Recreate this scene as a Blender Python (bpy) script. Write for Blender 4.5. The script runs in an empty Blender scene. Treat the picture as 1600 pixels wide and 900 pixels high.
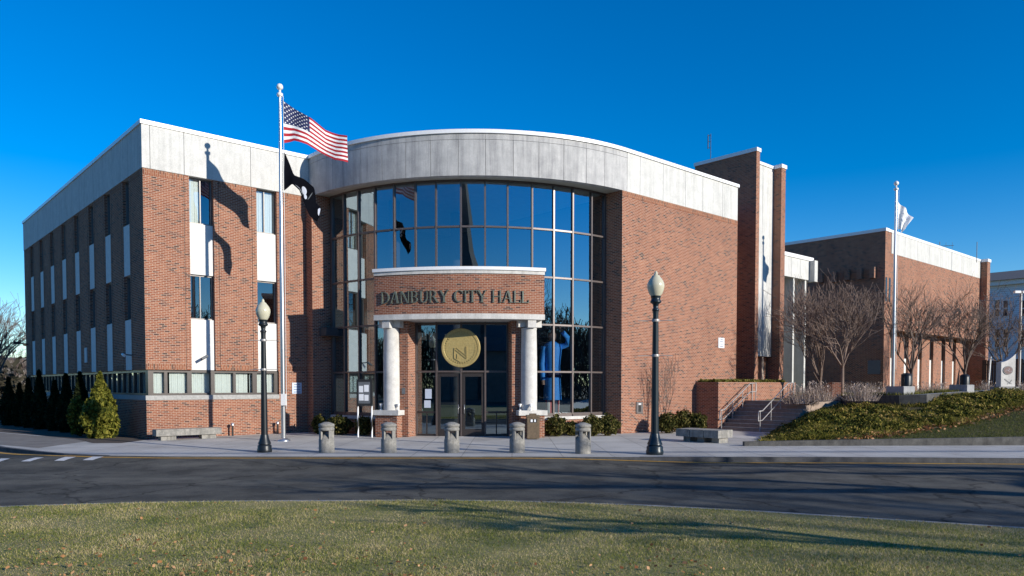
import bpy, bmesh, math, random
import numpy as np
from mathutils import Vector, Matrix
random.seed(7); RNG = np.random.default_rng(7)
S = bpy.context.scene
COL = S.collection
PI = math.pi
def rad(a): return math.radians(a)

# ------------------------------------------------------------------ camera
F, PHI, CY, HC = 1183.0, 0.035, 643.6, 2.1
cam_d = bpy.data.cameras.new('camera'); cam = bpy.data.objects.new('camera', cam_d); COL.objects.link(cam)
cam.location = (0, 0, HC); cam.rotation_euler = (PI/2-PHI, 0, 0)
cam_d.sensor_width = 36; cam_d.lens = F/1600*36; cam_d.shift_y = (CY-450)/1600
cam_d.clip_start = 0.1; cam_d.clip_end = 3000
S.camera = cam
S.render.resolution_x = 1024; S.render.resolution_y = 576

# ------------------------------------------------------------------ sky, sun, exposure
SUN = Vector((0.79, -0.54, 0.29)).normalized()
EL = math.asin(SUN.z); ROT = math.atan2(SUN.x, SUN.y)
W = bpy.data.worlds.new('World'); S.world = W; W.use_nodes = True
nt = W.node_tree; nt.nodes.clear()
wo = nt.nodes.new('ShaderNodeOutputWorld'); bg = nt.nodes.new('ShaderNodeBackground')
sky = nt.nodes.new('ShaderNodeTexSky'); sky.sky_type = 'NISHITA'; sky.sun_disc = False
sky.sun_elevation = EL; sky.sun_rotation = ROT
sky.air_density = 1.0; sky.dust_density = 0.0; sky.ozone_density = 4.0; sky.altitude = 300
hs = nt.nodes.new('ShaderNodeHueSaturation'); hs.inputs['Saturation'].default_value = 1.40; hs.inputs['Value'].default_value = 1.1; hs.inputs['Hue'].default_value = 0.508
nt.links.new(sky.outputs[0], hs.inputs['Color']); nt.links.new(hs.outputs[0], bg.inputs[0])
bg.inputs[1].default_value = 0.11
nt.links.new(bg.outputs[0], wo.inputs[0])
sl = bpy.data.lights.new('sun', 'SUN'); sl.energy = 4.2; sl.angle = rad(0.5); sl.color = (1, 0.93, 0.82)
so = bpy.data.objects.new('sun', sl); COL.objects.link(so)
so.rotation_euler = SUN.to_track_quat('Z', 'Y').to_euler(); so.location = (40, -30, 40)
S.view_settings.view_transform = 'Standard'; S.view_settings.look = 'None'
S.view_settings.exposure = 0.50; S.view_settings.gamma = 1.0

# ------------------------------------------------------------------ survey: pixel of the 1600x900 photo -> point in the place
_c, _s = math.cos(PHI), math.sin(PHI)
def ray(x, y):
    u, v = (x-800)/F, (CY-y)/F
    return np.array([u, _c+_s*v, -_s+_c*v])
def atD(x, y, Y):
    d = ray(x, y); d = d/d[1]*Y; return d+np.array([0, 0, HC])
def atZ(x, y, Z):
    d = ray(x, y); d = d/d[2]*(Z-HC); return d+np.array([0, 0, HC])
TH = 0.73
DF = np.array([math.cos(TH), math.sin(TH)]); DL = np.array([-math.sin(TH), math.cos(TH)])
LC = np.array([-14.245, 29.5])
def loc(X, Y):                     # world xy -> building frame
    d = np.array([X, Y])-LC; return (float(d@DF), float(d@DL))
def onfront(x, y, w):              # pixel -> (u, z) on the building plane w = const
    O = LC+DL*w; n = DL; r = ray(x, y); t = (n@O)/(n@r[:2]); P = r*t+np.array([0, 0, HC])
    return float((P[:2]-LC)@DF), float(P[2])
def onside(x, y, u):               # pixel -> (w, z) on the plane u = const
    O = LC+DF*u; n = DF; r = ray(x, y); t = (n@O)/(n@r[:2]); P = r*t+np.array([0, 0, HC])
    return float((P[:2]-LC)@DL), float(P[2])
def glob(u, w): return LC+DF*u+DL*w

# ------------------------------------------------------------------ materials
MATS = {}
def nodes(name):
    m = bpy.data.materials.new(name); m.use_nodes = True; n = m.node_tree; n.nodes.clear()
    o = n.nodes.new('ShaderNodeOutputMaterial'); b = n.nodes.new('ShaderNodeBsdfPrincipled')
    n.links.new(b.outputs[0], o.inputs[0]); MATS[name] = m
    return m, n, b
def ramp(n, src, stops, interp='LINEAR'):
    r = n.nodes.new('ShaderNodeValToRGB'); r.color_ramp.interpolation = interp
    e = r.color_ramp.elements
    while len(e) < len(stops): e.new(0.5)
    for k, (p, c) in enumerate(stops):
        e[k].position = p; e[k].color = (*c, 1) if len(c) == 3 else c
    n.links.new(src, r.inputs[0]); return r
def noise(n, vec, scale, detail=4, rough=0.55):
    t = n.nodes.new('ShaderNodeTexNoise'); t.inputs['Scale'].default_value = scale
    t.inputs['Detail'].default_value = detail; t.inputs['Roughness'].default_value = rough
    if vec is not None: n.links.new(vec, t.inputs['Vector'])
    return t
def mapping(n, vec, scale=(1, 1, 1), rot=(0, 0, 0)):
    mp = n.nodes.new('ShaderNodeMapping'); mp.inputs['Scale'].default_value = scale; mp.inputs['Rotation'].default_value = rot
    n.links.new(vec, mp.inputs['Vector']); return mp.outputs[0]
def mix(n, a, b, f, mode='MIX'):
    x = n.nodes.new('ShaderNodeMix'); x.data_type = 'RGBA'; x.blend_type = mode
    for sock, v in ((x.inputs[0], f), (x.inputs[6], a), (x.inputs[7], b)):
        if isinstance(v, (int, float)): sock.default_value = v
        elif isinstance(v, tuple): sock.default_value = (*v, 1) if len(v) == 3 else v
        else: n.links.new(v, sock)
    return x.outputs[2]
def bump(n, b, h, strength=0.3, dist=0.02):
    k = n.nodes.new('ShaderNodeBump'); k.inputs['Strength'].default_value = strength; k.inputs['Distance'].default_value = dist
    n.links.new(h, k.inputs['Height']); n.links.new(k.outputs[0], b.inputs['Normal'])
def coord(n, which='Object'):
    return n.nodes.new('ShaderNodeTexCoord').outputs[which]

def mottled(name, c1, c2, scale=6, rough=0.8, streak=None, bumps=0.2, metal=0.0, grain=None):
    m, n, b = nodes(name); co = coord(n)
    t = noise(n, co, scale, 6, 0.6); r = ramp(n, t.outputs[0], [(0.3, c1), (0.7, c2)]); c = r.outputs[0]
    if streak:
        v = mapping(n, co, (2.2, 2.2, 0.16)); t2 = noise(n, v, 1.6, 5, 0.65)
        r2 = ramp(n, t2.outputs[0], [(0.46, (1, 1, 1)), (0.74, streak)]); c = mix(n, c, r2.outputs[0], 1.0, 'MULTIPLY')
        v = mapping(n, co, (6, 6, 0.3)); t2 = noise(n, v, 2.4, 3, 0.6)
        r2 = ramp(n, t2.outputs[0], [(0.5, (1, 1, 1)), (0.8, tuple((1+x)/2 for x in streak))]); c = mix(n, c, r2.outputs[0], 1.0, 'MULTIPLY')
    if grain:
        t3 = noise(n, co, grain, 2, 0.7); r3 = ramp(n, t3.outputs[0], [(0.3, (0.78, 0.78, 0.78)), (0.7, (1.15, 1.15, 1.15))]); c = mix(n, c, r3.outputs[0], 1.0, 'MULTIPLY')
    n.links.new(c, b.inputs['Base Color']); b.inputs['Roughness'].default_value = rough; b.inputs['Metallic'].default_value = metal
    if bumps: bump(n, b, t.outputs[0], bumps, 0.01)
    return m

def brick(name, tones, mortar, swap=False, dark=1.0):
    m, n, b = nodes(name)
    uv = n.nodes.new('ShaderNodeUVMap'); uv.uv_map = 'UVMap'
    vec = uv.outputs[0]
    if swap: vec = mapping(n, vec, (1, 1, 1), (0, 0, PI/2))
    t = n.nodes.new('ShaderNodeTexBrick'); n.links.new(vec, t.inputs['Vector'])
    t.inputs['Scale'].default_value = 1; t.inputs['Brick Width'].default_value = 0.203; t.inputs['Row Height'].default_value = 0.0677
    t.inputs['Mortar Size'].default_value = 0.0072; t.inputs['Mortar Smooth'].default_value = 0.2; t.inputs['Bias'].default_value = 0
    t.inputs['Color1'].default_value = (0, 0, 0, 1); t.inputs['Color2'].default_value = (1, 1, 1, 1); t.inputs['Mortar'].default_value = (0.5, 0.5, 0.5, 1)
    big = noise(n, vec, 1.1, 4, 0.6)
    # clusters of burnt bricks
    add = n.nodes.new('ShaderNodeMath'); add.operation = 'MULTIPLY_ADD'
    n.links.new(big.outputs[0], add.inputs[0]); add.inputs[1].default_value = 0.4; add.inputs[2].default_value = -0.18
    sm = n.nodes.new('ShaderNodeMath'); sm.operation = 'ADD'; n.links.new(t.outputs['Color'], sm.inputs[0]); n.links.new(add.outputs[0], sm.inputs[1])
    r = ramp(n, sm.outputs[0], tones)
    c = mix(n, r.outputs[0], mortar, t.outputs['Fac'])
    w = noise(n, mapping(n, vec, (1, 0.45, 1)), 0.5, 6, 0.65); wr = ramp(n, w.outputs[0], [(0.28, (0.80, 0.80, 0.82)), (0.5, (1.0, 1.0, 1.0)), (0.75, (1.12, 1.10, 1.08))])
    c = mix(n, c, wr.outputs[0], 1.0, 'MULTIPLY')
    n.links.new(c, b.inputs['Base Color']); b.inputs['Roughness'].default_value = 0.95; b.inputs['Specular IOR Level'].default_value = 0.15
    inv = n.nodes.new('ShaderNodeMath'); inv.operation = 'SUBTRACT'; inv.inputs[0].default_value = 1; n.links.new(t.outputs['Fac'], inv.inputs[1])
    bump(n, b, inv.outputs[0], 0.5, 0.006)
    return m
TONES = [(0.0, (0.060, 0.036, 0.033)), (0.10, (0.11, 0.050, 0.040)), (0.22, (0.205, 0.074, 0.044)), (0.5, (0.265, 0.096, 0.053)), (0.75, (0.225, 0.079, 0.045)), (1.0, (0.30, 0.124, 0.071))]
brick('brick', TONES, (0.46, 0.37, 0.29))
brick('brick_soldier', TONES, (0.42, 0.31, 0.22), swap=True)

def leafy(name, stops, rough=0.6, trans=0.25, scale=1.3, amp=1.1):
    m, n, b = nodes(name); g = n.nodes.new('ShaderNodeNewGeometry')
    co = coord(n); t = noise(n, co, scale, 4, 0.6)
    ad = n.nodes.new('ShaderNodeMath'); ad.operation = 'MULTIPLY_ADD'; n.links.new(t.outputs[0], ad.inputs[0]); ad.inputs[1].default_value = amp; ad.inputs[2].default_value = -0.5*amp
    sm = n.nodes.new('ShaderNodeMath'); sm.operation = 'ADD'; n.links.new(g.outputs['Random Per Island'], sm.inputs[0]); n.links.new(ad.outputs[0], sm.inputs[1])
    r = ramp(n, sm.outputs[0], stops); n.links.new(r.outputs[0], b.inputs['Base Color']); b.inputs['Roughness'].default_value = rough
    b.inputs['Specular IOR Level'].default_value = 0.06
    if trans:
        tr = n.nodes.new('ShaderNodeBsdfTranslucent'); n.links.new(r.outputs[0], tr.inputs[0])
        ms = n.nodes.new('ShaderNodeMixShader'); ms.inputs[0].default_value = trans
        out = [x for x in n.nodes if x.type == 'OUTPUT_MATERIAL'][0]
        n.links.new(b.outputs[0], ms.inputs[1]); n.links.new(tr.outputs[0], ms.inputs[2]); n.links.new(ms.outputs[0], out.inputs[0])
    return m
def glassy(name, tint, refl, gcol=(0.9, 0.95, 1.0), rough=0.0):
    m = bpy.data.materials.new(name); m.use_nodes = True; n = m.node_tree; n.nodes.clear(); MATS[name] = m
    o = n.nodes.new('ShaderNodeOutputMaterial'); tr = n.nodes.new('ShaderNodeBsdfTransparent'); tr.inputs[0].default_value = (*tint, 1)
    gl = n.nodes.new('ShaderNodeBsdfGlossy'); gl.inputs['Color'].default_value = (*gcol, 1); gl.inputs['Roughness'].default_value = rough
    lw = n.nodes.new('ShaderNodeLayerWeight'); lw.inputs[0].default_value = 0.35
    ma = n.nodes.new('ShaderNodeMath'); ma.operation = 'MULTIPLY_ADD'; n.links.new(lw.outputs['Facing'], ma.inputs[0]); ma.inputs[1].default_value = 0.5; ma.inputs[2].default_value = refl
    ma.use_clamp = True
    ms = n.nodes.new('ShaderNodeMixShader'); n.links.new(ma.outputs[0], ms.inputs[0]); n.links.new(tr.outputs[0], ms.inputs[1]); n.links.new(gl.outputs[0], ms.inputs[2])
    n.links.new(ms.outputs[0], o.inputs[0]); return m
def plain(name, c, rough=0.6, metal=0.0, var=0.12, scale=9):
    return mottled(name, tuple(x*(1-var) for x in c), tuple(x*(1+var) for x in c), scale, rough, None, 0.05, metal)

mottled('fascia_concrete', (0.52, 0.52, 0.50), (0.62, 0.615, 0.585), 2.2, 0.9, (0.80, 0.80, 0.80), 0.25, grain=45)
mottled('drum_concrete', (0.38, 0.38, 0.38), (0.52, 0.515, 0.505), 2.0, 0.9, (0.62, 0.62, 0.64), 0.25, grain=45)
mottled('panel_white', (0.60, 0.60, 0.58), (0.72, 0.71, 0.68), 5, 0.85, None, 0.15, grain=60)
mottled('portico_stone', (0.50, 0.49, 0.46), (0.66, 0.645, 0.61), 4, 0.85, (0.8, 0.8, 0.8), 0.15, grain=60)
mottled('soffit', (0.36, 0.34, 0.29), (0.42, 0.40, 0.34), 3, 0.9)
plain('coping_white', (0.80, 0.80, 0.80), 0.35, 0.0, 0.03)
plain('dark_joint', (0.03, 0.03, 0.03), 0.9)
plain('bronze_frame', (0.045, 0.038, 0.036), 0.35, 0.3)
plain('mullion', (0.11, 0.088, 0.082), 0.35, 0.2)
plain('window_grey', (0.16, 0.145, 0.14), 0.4, 0.2)
plain('sill_stone', (0.33, 0.33, 0.32), 0.9, 0, 0.2, 14)
plain('blind', (0.72, 0.74, 0.70), 0.8, 0, 0.05)
plain('interior_wall', (0.05, 0.053, 0.057), 0.9)
plain('interior_floor', (0.12, 0.11, 0.10), 0.5)
plain('roof_dark', (0.12, 0.12, 0.12), 0.95)
glassy('curtain_glass', (0.80, 0.86, 0.88), 0.32, (0.62, 0.78, 0.88))
glassy('window_glass', (0.86, 0.91, 0.91), 0.16)
plain('gold', (0.42, 0.325, 0.13), 0.45, 0.3, 0.18, 16)
plain('letter_metal', (0.15, 0.165, 0.13), 0.4, 0.2, 0.3)
plain('lamp_black', (0.012, 0.016, 0.020), 0.4, 0.2)
plain('lamp_green', (0.012, 0.022, 0.030), 0.35, 0.2)
plain('steel', (0.55, 0.56, 0.57), 0.28, 0.85, 0.06)
plain('white_metal', (0.75, 0.75, 0.74), 0.4, 0.1, 0.05)
plain('rail_metal', (0.36, 0.345, 0.335), 0.45, 0.3, 0.08)
plain('black_plastic', (0.02, 0.02, 0.02), 0.5)
plain('bin_brown', (0.12, 0.085, 0.05), 0.55, 0, 0.3, 14)
plain('sign_paper', (0.74, 0.76, 0.78), 0.7, 0, 0.05)
plain('sign_blue', (0.50, 0.58, 0.70), 0.5, 0, 0.05)
plain('sign_ink', (0.10, 0.14, 0.25), 0.7)
mottled('bollard_concrete', (0.20, 0.195, 0.18), (0.33, 0.32, 0.29), 12, 0.95, (0.75, 0.75, 0.75), 0.4, grain=55)
mottled('bench_concrete', (0.19, 0.185, 0.17), (0.34, 0.325, 0.295), 5, 0.95, (0.6, 0.6, 0.6), 0.4, grain=40)
mottled('planter_concrete', (0.28, 0.29, 0.30), (0.40, 0.40, 0.40), 4, 0.9, (0.8, 0.8, 0.8), 0.2)
mottled('kerb_concrete', (0.20, 0.20, 0.20), (0.33, 0.325, 0.31), 3, 0.95, None, 0.3, grain=30)
mottled('kerb_dark', (0.04, 0.042, 0.046), (0.10, 0.10, 0.105), 3, 0.9, None, 0.3, grain=30)
mottled('wall_shaded', (0.05, 0.05, 0.05), (0.12, 0.118, 0.11), 3, 0.95, (0.6, 0.6, 0.6), 0.3, grain=30)  # dark tone carries the shade on the slope walls' faces
mottled('bark', (0.085, 0.06, 0.05), (0.19, 0.14, 0.115), 8, 0.95)
mottled('bark_pale', (0.12, 0.082, 0.066), (0.25, 0.18, 0.145), 8, 0.95)
mottled('mulch', (0.03, 0.022, 0.016), (0.09, 0.062, 0.045), 14, 1.0, None, 0.8)
plain('flag_red', (0.38, 0.008, 0.02), 0.8); plain('flag_white', (0.80, 0.80, 0.80), 0.8); plain('flag_blue', (0.014, 0.022, 0.09), 0.8); plain('flag_black', (0.0045, 0.005, 0.008), 1.0); MATS['flag_black'].node_tree.nodes['Principled BSDF'].inputs['Specular IOR Level'].default_value = 0.05
plain('flag_pale', (0.55, 0.58, 0.66), 0.8)
plain('coat_blue', (0.05, 0.33, 0.9), 0.6); plain('trouser_red', (0.5, 0.03, 0.03), 0.6); plain('trouser_white', (0.7, 0.68, 0.62), 0.6); plain('skin_tone', (0.30, 0.19, 0.15), 0.6)
plain('emblem_red', (0.09, 0.03, 0.03), 0.5); plain('emblem_grey', (0.12, 0.13, 0.14), 0.5)
plain('siding', (0.55, 0.60, 0.66), 0.8, 0, 0.05); plain('house_trim', (0.62, 0.64, 0.66), 0.7); plain('roof_slate', (0.10, 0.10, 0.105), 0.9)
plain('dark_glass', (0.02, 0.03, 0.04), 0.1)
plain('leaf_dry', (0.30, 0.13, 0.06), 0.9, 0, 0.4, 40)
m, n, b = nodes('globe'); b.inputs['Base Color'].default_value = (0.52, 0.50, 0.38, 1); b.inputs['Roughness'].default_value = 0.22; b.inputs['Subsurface Weight'].default_value = 0.3; b.inputs['Subsurface Radius'].default_value = (0.1, 0.1, 0.08)
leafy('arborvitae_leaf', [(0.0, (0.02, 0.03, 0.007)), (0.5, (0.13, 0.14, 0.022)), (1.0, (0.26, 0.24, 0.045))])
leafy('arborvitae_shaded', [(0.0, (0.008, 0.014, 0.007)), (1.0, (0.035, 0.045, 0.016))])  # darker copy of the foliage, left wing's shade put into the colour
leafy('shrub_leaf', [(0.0, (0.012, 0.018, 0.006)), (0.5, (0.075, 0.078, 0.02)), (1.0, (0.19, 0.155, 0.05))])
leafy('grass_blade', [(0.0, (0.09, 0.125, 0.024)), (0.3, (0.20, 0.235, 0.046)), (0.58, (0.34, 0.33, 0.085)), (0.8, (0.52, 0.43, 0.20)), (1.0, (0.64, 0.52, 0.30))], 0.7, 0.35, 0.8, 2.0)
leafy('straw_blade', [(0.0, (0.20, 0.16, 0.085)), (0.5, (0.40, 0.32, 0.18)), (1.0, (0.62, 0.52, 0.33))], 0.8, 0.35)
leafy('cover_blade', [(0.0, (0.012, 0.020, 0.006)), (0.25, (0.050, 0.068, 0.014)), (0.5, (0.17, 0.175, 0.03)), (0.75, (0.36, 0.31, 0.06)), (1.0, (0.50, 0.37, 0.14))], 0.6, 0.35, 0.9)
leafy('cover_bright', [(0.0, (0.05, 0.06, 0.014)), (0.5, (0.16, 0.16, 0.035)), (1.0, (0.28, 0.25, 0.07))], 0.6, 0.3)
leafy('plume_grass', [(0.0, (0.20, 0.15, 0.125)), (0.5, (0.42, 0.34, 0.29)), (1.0, (0.62, 0.52, 0.46))], 0.9, 0.2)
leafy('fallen_leaf', [(0.0, (0.14, 0.06, 0.03)), (0.5, (0.36, 0.17, 0.07)), (1.0, (0.55, 0.33, 0.18))], 0.8, 0.2)
leafy('hedge_far', [(0.0, (0.03, 0.03, 0.02)), (1.0, (0.10, 0.085, 0.06))])

# asphalt, pavement, soil
m, n, b = nodes('asphalt'); co = coord(n)
t = noise(n, co, 0.35, 6, 0.6); r = ramp(n, t.outputs[0], [(0.3, (0.075, 0.073, 0.063)), (0.7, (0.112, 0.109, 0.095))])
v = mapping(n, co, (0.05, 1.2, 1)); t2 = noise(n, v, 1.0, 4); r2 = ramp(n, t2.outputs[0], [(0.35, (0.82, 0.82, 0.84)), (0.7, (1.2, 1.18, 1.16))])
c = mix(n, r.outputs[0], r2.outputs[0], 1.0, 'MULTIPLY')
t3 = noise(n, co, 60, 2, 0.8); r3 = ramp(n, t3.outputs[0], [(0.35, (0.7, 0.7, 0.7)), (0.65, (1.35, 1.35, 1.35))]); c = mix(n, c, r3.outputs[0], 1.0, 'MULTIPLY')
t4 = noise(n, co, 0.9, 8, 0.7); r4 = ramp(n, t4.outputs[0], [(0.42, (0.72, 0.72, 0.73)), (0.5, (1, 1, 1)), (0.62, (1.22, 1.2, 1.17))]); c = mix(n, c, r4.outputs[0], 1.0, 'MULTIPLY')
vo = n.nodes.new('ShaderNodeTexVoronoi'); vo.feature = 'DISTANCE_TO_EDGE'; vo.inputs['Scale'].default_value = 0.22; wp = noise(n, co, 1.5, 4); va = n.nodes.new('ShaderNodeVectorMath'); va.operation = 'MULTIPLY_ADD'; n.links.new(wp.outputs['Color'], va.inputs[0]); va.inputs[1].default_value = (0.9, 0.9, 0.9); n.links.new(co, va.inputs[2]); n.links.new(va.outputs[0], vo.inputs['Vector'])
r5 = ramp(n, vo.outputs['Distance'], [(0.0, (0.45, 0.45, 0.45)), (0.006, (0.6, 0.6, 0.6)), (0.011, (1, 1, 1))]); c = mix(n, c, r5.outputs[0], 1.0, 'MULTIPLY')
n.links.new(c, b.inputs['Base Color']); b.inputs['Roughness'].default_value = 0.95; b.inputs['Specular IOR Level'].default_value = 0.15; bump(n, b, t3.outputs[0], 0.4, 0.01)
m, n, b = nodes('pavement'); co = coord(n)
t = noise(n, co, 0.6, 6, 0.6); r = ramp(n, t.outputs[0], [(0.28, (0.335, 0.325, 0.305)), (0.5, (0.45, 0.435, 0.405)), (0.72, (0.53, 0.515, 0.48))])
bt = n.nodes.new('ShaderNodeTexBrick'); n.links.new(co, bt.inputs['Vector']); bt.offset = 0; bt.inputs['Scale'].default_value = 1; bt.inputs['Brick Width'].default_value = 1.5; bt.inputs['Row Height'].default_value = 1.5
bt.inputs['Mortar Size'].default_value = 0.012; bt.inputs['Color1'].default_value = (0.92, 0.92, 0.92, 1); bt.inputs['Color2'].default_value = (1.05, 1.05, 1.05, 1); bt.inputs['Mortar'].default_value = (0.45, 0.45, 0.45, 1)
c = mix(n, r.outputs[0], bt.outputs['Color'], 1.0, 'MULTIPLY')
t3 = noise(n, co, 40, 2, 0.8); r3 = ramp(n, t3.outputs[0], [(0.3, (0.88, 0.88, 0.88)), (0.7, (1.1, 1.1, 1.1))]); c = mix(n, c, r3.outputs[0], 1.0, 'MULTIPLY')
n.links.new(c, b.inputs['Base Color']); b.inputs['Roughness'].default_value = 0.85; bump(n, b, t3.outputs[0], 0.15, 0.004)
mottled('old_pavement', (0.15, 0.135, 0.12), (0.24, 0.215, 0.19), 1.5, 0.95, None, 0.2, grain=30)
mottled('turf_soil', (0.15, 0.16, 0.045), (0.32, 0.26, 0.11), 1.1, 1.0, None, 0.5, grain=25)
mottled('cover_soil', (0.03, 0.03, 0.012), (0.075, 0.06, 0.025), 3, 1.0, None, 0.6, grain=25)
mottled('earth', (0.06, 0.06, 0.04), (0.11, 0.10, 0.07), 0.2, 1.0, None, 0)
mottled('line_yellow', (0.46, 0.23, 0.02), (0.62, 0.34, 0.035), 6, 0.8, None, 0, grain=20)
mottled('line_white', (0.50, 0.50, 0.50), (0.72, 0.72, 0.70), 5, 0.8, None, 0, grain=20)
mottled('step_stone', (0.25, 0.19, 0.15), (0.37, 0.29, 0.235), 4, 0.95, None, 0.2, grain=30)

# ------------------------------------------------------------------ mesh building
class MB:
    def __init__(s): s.v = []; s.f = []; s.uv = []; s.m = []; s.sm = []
    def face(s, pts, m=0, uv=None):
        k = len(s.v); s.v += [tuple(map(float, p)) for p in pts]; s.f.append(list(range(k, k+len(pts)))); s.m.append(m); s.uv.append(uv); s.sm.append(False); return s
    def grid(s, rows, m=0, closed=False, smooth=True, uv=None):
        k = len(s.v); nr, nc = len(rows), len(rows[0])
        for r in rows: s.v += [tuple(map(float, p)) for p in r]
        for i in range(nr-1):
            for j in range(nc if closed else nc-1):
                j2 = (j+1) % nc
                s.f.append([k+i*nc+j, k+i*nc+j2, k+(i+1)*nc+j2, k+(i+1)*nc+j]); s.m.append(m(i, j) if callable(m) else m); s.uv.append(None); s.sm.append(smooth)
        return s
    def prism(s, poly, z0, z1, m=0, top=None, uvside=None):
        n = len(poly); a = sum(poly[i][0]*poly[(i+1) % n][1]-poly[(i+1) % n][0]*poly[i][1] for i in range(n))
        if a < 0: poly = poly[::-1]
        s.face([(x, y, z1) for x, y in poly], m if top is None else top); s.face([(x, y, z0) for x, y in poly[::-1]], m)
        acc = 0
        for i in range(n):
            (x0, y0), (x1, y1) = poly[i], poly[(i+1) % n]; L = math.hypot(x1-x0, y1-y0)
            s.face([(x0, y0, z0), (x1, y1, z0), (x1, y1, z1), (x0, y0, z1)], m, [(acc, z0), (acc+L, z0), (acc+L, z1), (acc, z1)] if uvside else None); acc += L
        return s
    def box(s, x0, x1, y0, y1, z0, z1, m=0):
        x0, x1 = min(x0, x1), max(x0, x1); y0, y1 = min(y0, y1), max(y0, y1)
        return s.prism([(x0, y0), (x1, y0), (x1, y1), (x0, y1)], z0, z1, m)
    def obox(s, c, d, a, b, z0, z1, m=0):       # centre, unit direction, half sizes along / across
        d = np.array(d)/np.hypot(*d); e = np.array([-d[1], d[0]]); c = np.array(c)
        return s.prism([tuple(c+d*p*a+e*q*b) for p, q in ((-1, -1), (1, -1), (1, 1), (-1, 1))], z0, z1, m)
    def lathe(s, prof, c=(0, 0, 0), n=20, m=0, smooth=True, flute=None):
        rows = []
        for r, z in prof:
            row = []
            for i in range(n):
                a = 2*PI*i/n; rr = r*(1+(flute*(1 if i % 2 else -1) if flute else 0)); row.append((c[0]+rr*math.cos(a), c[1]+rr*math.sin(a), c[2]+z))
            rows.append(row)
        s.grid(rows, m, True, smooth)
        s.face(rows[-1], m); s.face(rows[0][::-1], m); return s
    def tube(s, pts, r, n=6, m=0, r1=None, smooth=True):
        pts = [np.array(p, float) for p in pts]; rows = []; L = len(pts)
        for i, p in enumerate(pts):
            d = pts[min(i+1, L-1)]-pts[max(i-1, 0)]; d /= max(np.linalg.norm(d), 1e-9)
            a = np.cross(d, (0, 0, 1) if abs(d[2]) < 0.95 else (1, 0, 0)); a /= np.linalg.norm(a); b = np.cross(d, a)
            rr = r if r1 is None else r+(r1-r)*i/(L-1)
            rows.append([tuple(p+rr*(math.cos(2*PI*k/n)*a+math.sin(2*PI*k/n)*b)) for k in range(n)])
        s.grid(rows, m, True, smooth); s.face(rows[-1], m); s.face(rows[0][::-1], m); return s
    def ball(s, c, r, m=0, n=14, sz=1.0):
        return s.lathe([(max(r*math.sin(PI*i/10), 1e-4), -r*sz*math.cos(PI*i/10)) for i in range(11)], c, n, m)
    def build(s, name, mats, parent=None, props=None):
        if isinstance(mats, str): mats = [mats]
        me = bpy.data.meshes.new(name); me.from_pydata(s.v, [], s.f)
        for q in mats: me.materials.append(MATS[q])
        me.polygons.foreach_set('material_index', s.m); me.polygons.foreach_set('use_smooth', s.sm)
        ul = me.uv_layers.new(name='UVMap'); data = np.zeros((len(me.loops), 2)); V = np.array(s.v); k = 0
        for fi, f in enumerate(s.f):
            if s.uv[fi] is not None: data[k:k+len(f)] = s.uv[fi]
            else:
                P = V[f]; nn = np.cross(P[1]-P[0], P[-1]-P[0]) if len(f) < 5 else sum(np.cross(P[i]-P[0], P[i+1]-P[0]) for i in range(1, len(f)-1))
                h = math.hypot(nn[0], nn[1])
                if abs(nn[2]) > h: data[k:k+len(f)] = P[:, :2]
                elif h > 0:
                    t = np.array([-nn[1], nn[0]])/h; data[k:k+len(f), 0] = P[:, :2]@t; data[k:k+len(f), 1] = P[:, 2]
            k += len(f)
        ul.data.foreach_set('uv', data.ravel()); me.update()
        o = bpy.data.objects.new(name, me); COL.objects.link(o)
        if parent is not None: o.parent = parent
        return o
def tag(o, label=None, cat=None, group=None, kind=None):
    if label: o['label'] = label
    if cat: o['category'] = cat
    if group: o['group'] = group
    if kind: o['kind'] = kind
    return o
def thing(name, loc_, label, cat, rz=0.0, group=None):
    o = bpy.data.objects.new(name, None); COL.objects.link(o); o.location = loc_; o.rotation_euler = (0, 0, rz); o.empty_display_size = 0.2
    return tag(o, label, cat, group)
def structure(o): o['kind'] = 'structure'; return o
def copy_tree(o, parent=None):
    c = o.copy(); COL.objects.link(c)
    if parent is not None: c.parent = parent
    for ch in list(o.children): copy_tree(ch, c)
    return c
def quads(name, C, A, B, mat, parent=None, tri=False):
    """many loose leaves/blades: centres C, half vectors A, B (numpy n x 3)"""
    n_ = len(C)
    if tri: V = np.stack([C-A, C+A, C+B], 1); k = 3
    else: V = np.stack([C-A-B, C+A-B, C+A+B, C-A+B], 1); k = 4
    me = bpy.data.meshes.new(name); me.vertices.add(n_*k); me.vertices.foreach_set('co', V.reshape(-1).astype(np.float32))
    me.loops.add(n_*k); me.loops.foreach_set('vertex_index', np.arange(n_*k, dtype=np.int32))
    me.polygons.add(n_); me.polygons.foreach_set('loop_start', np.arange(0, n_*k, k, dtype=np.int32))
    me.materials.append(MATS[mat]); me.update(calc_edges=True); me.validate()
    o = bpy.data.objects.new(name, me); COL.objects.link(o)
    if parent is not None: o.parent = parent
    return o
def unit(n_):
    v = RNG.normal(size=(n_, 3)); return v/np.linalg.norm(v, axis=1)[:, None]
def leaf_cloud(name, P, size, mat, parent, up=0.0, outward=None):
    n_ = len(P); nrm = unit(n_)
    if outward is not None: nrm = nrm+outward*0.9; nrm /= np.linalg.norm(nrm, axis=1)[:, None]
    a = np.cross(nrm, unit(n_)); a /= np.linalg.norm(a, axis=1)[:, None]; b_ = np.cross(nrm, a)
    if up: b_[:, 2] += up; b_ /= np.linalg.norm(b_, axis=1)[:, None]
    s_ = size*RNG.uniform(0.6, 1.4, (n_, 1))
    return quads(name, P, a*s_*0.5, b_*s_, mat, parent)

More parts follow.
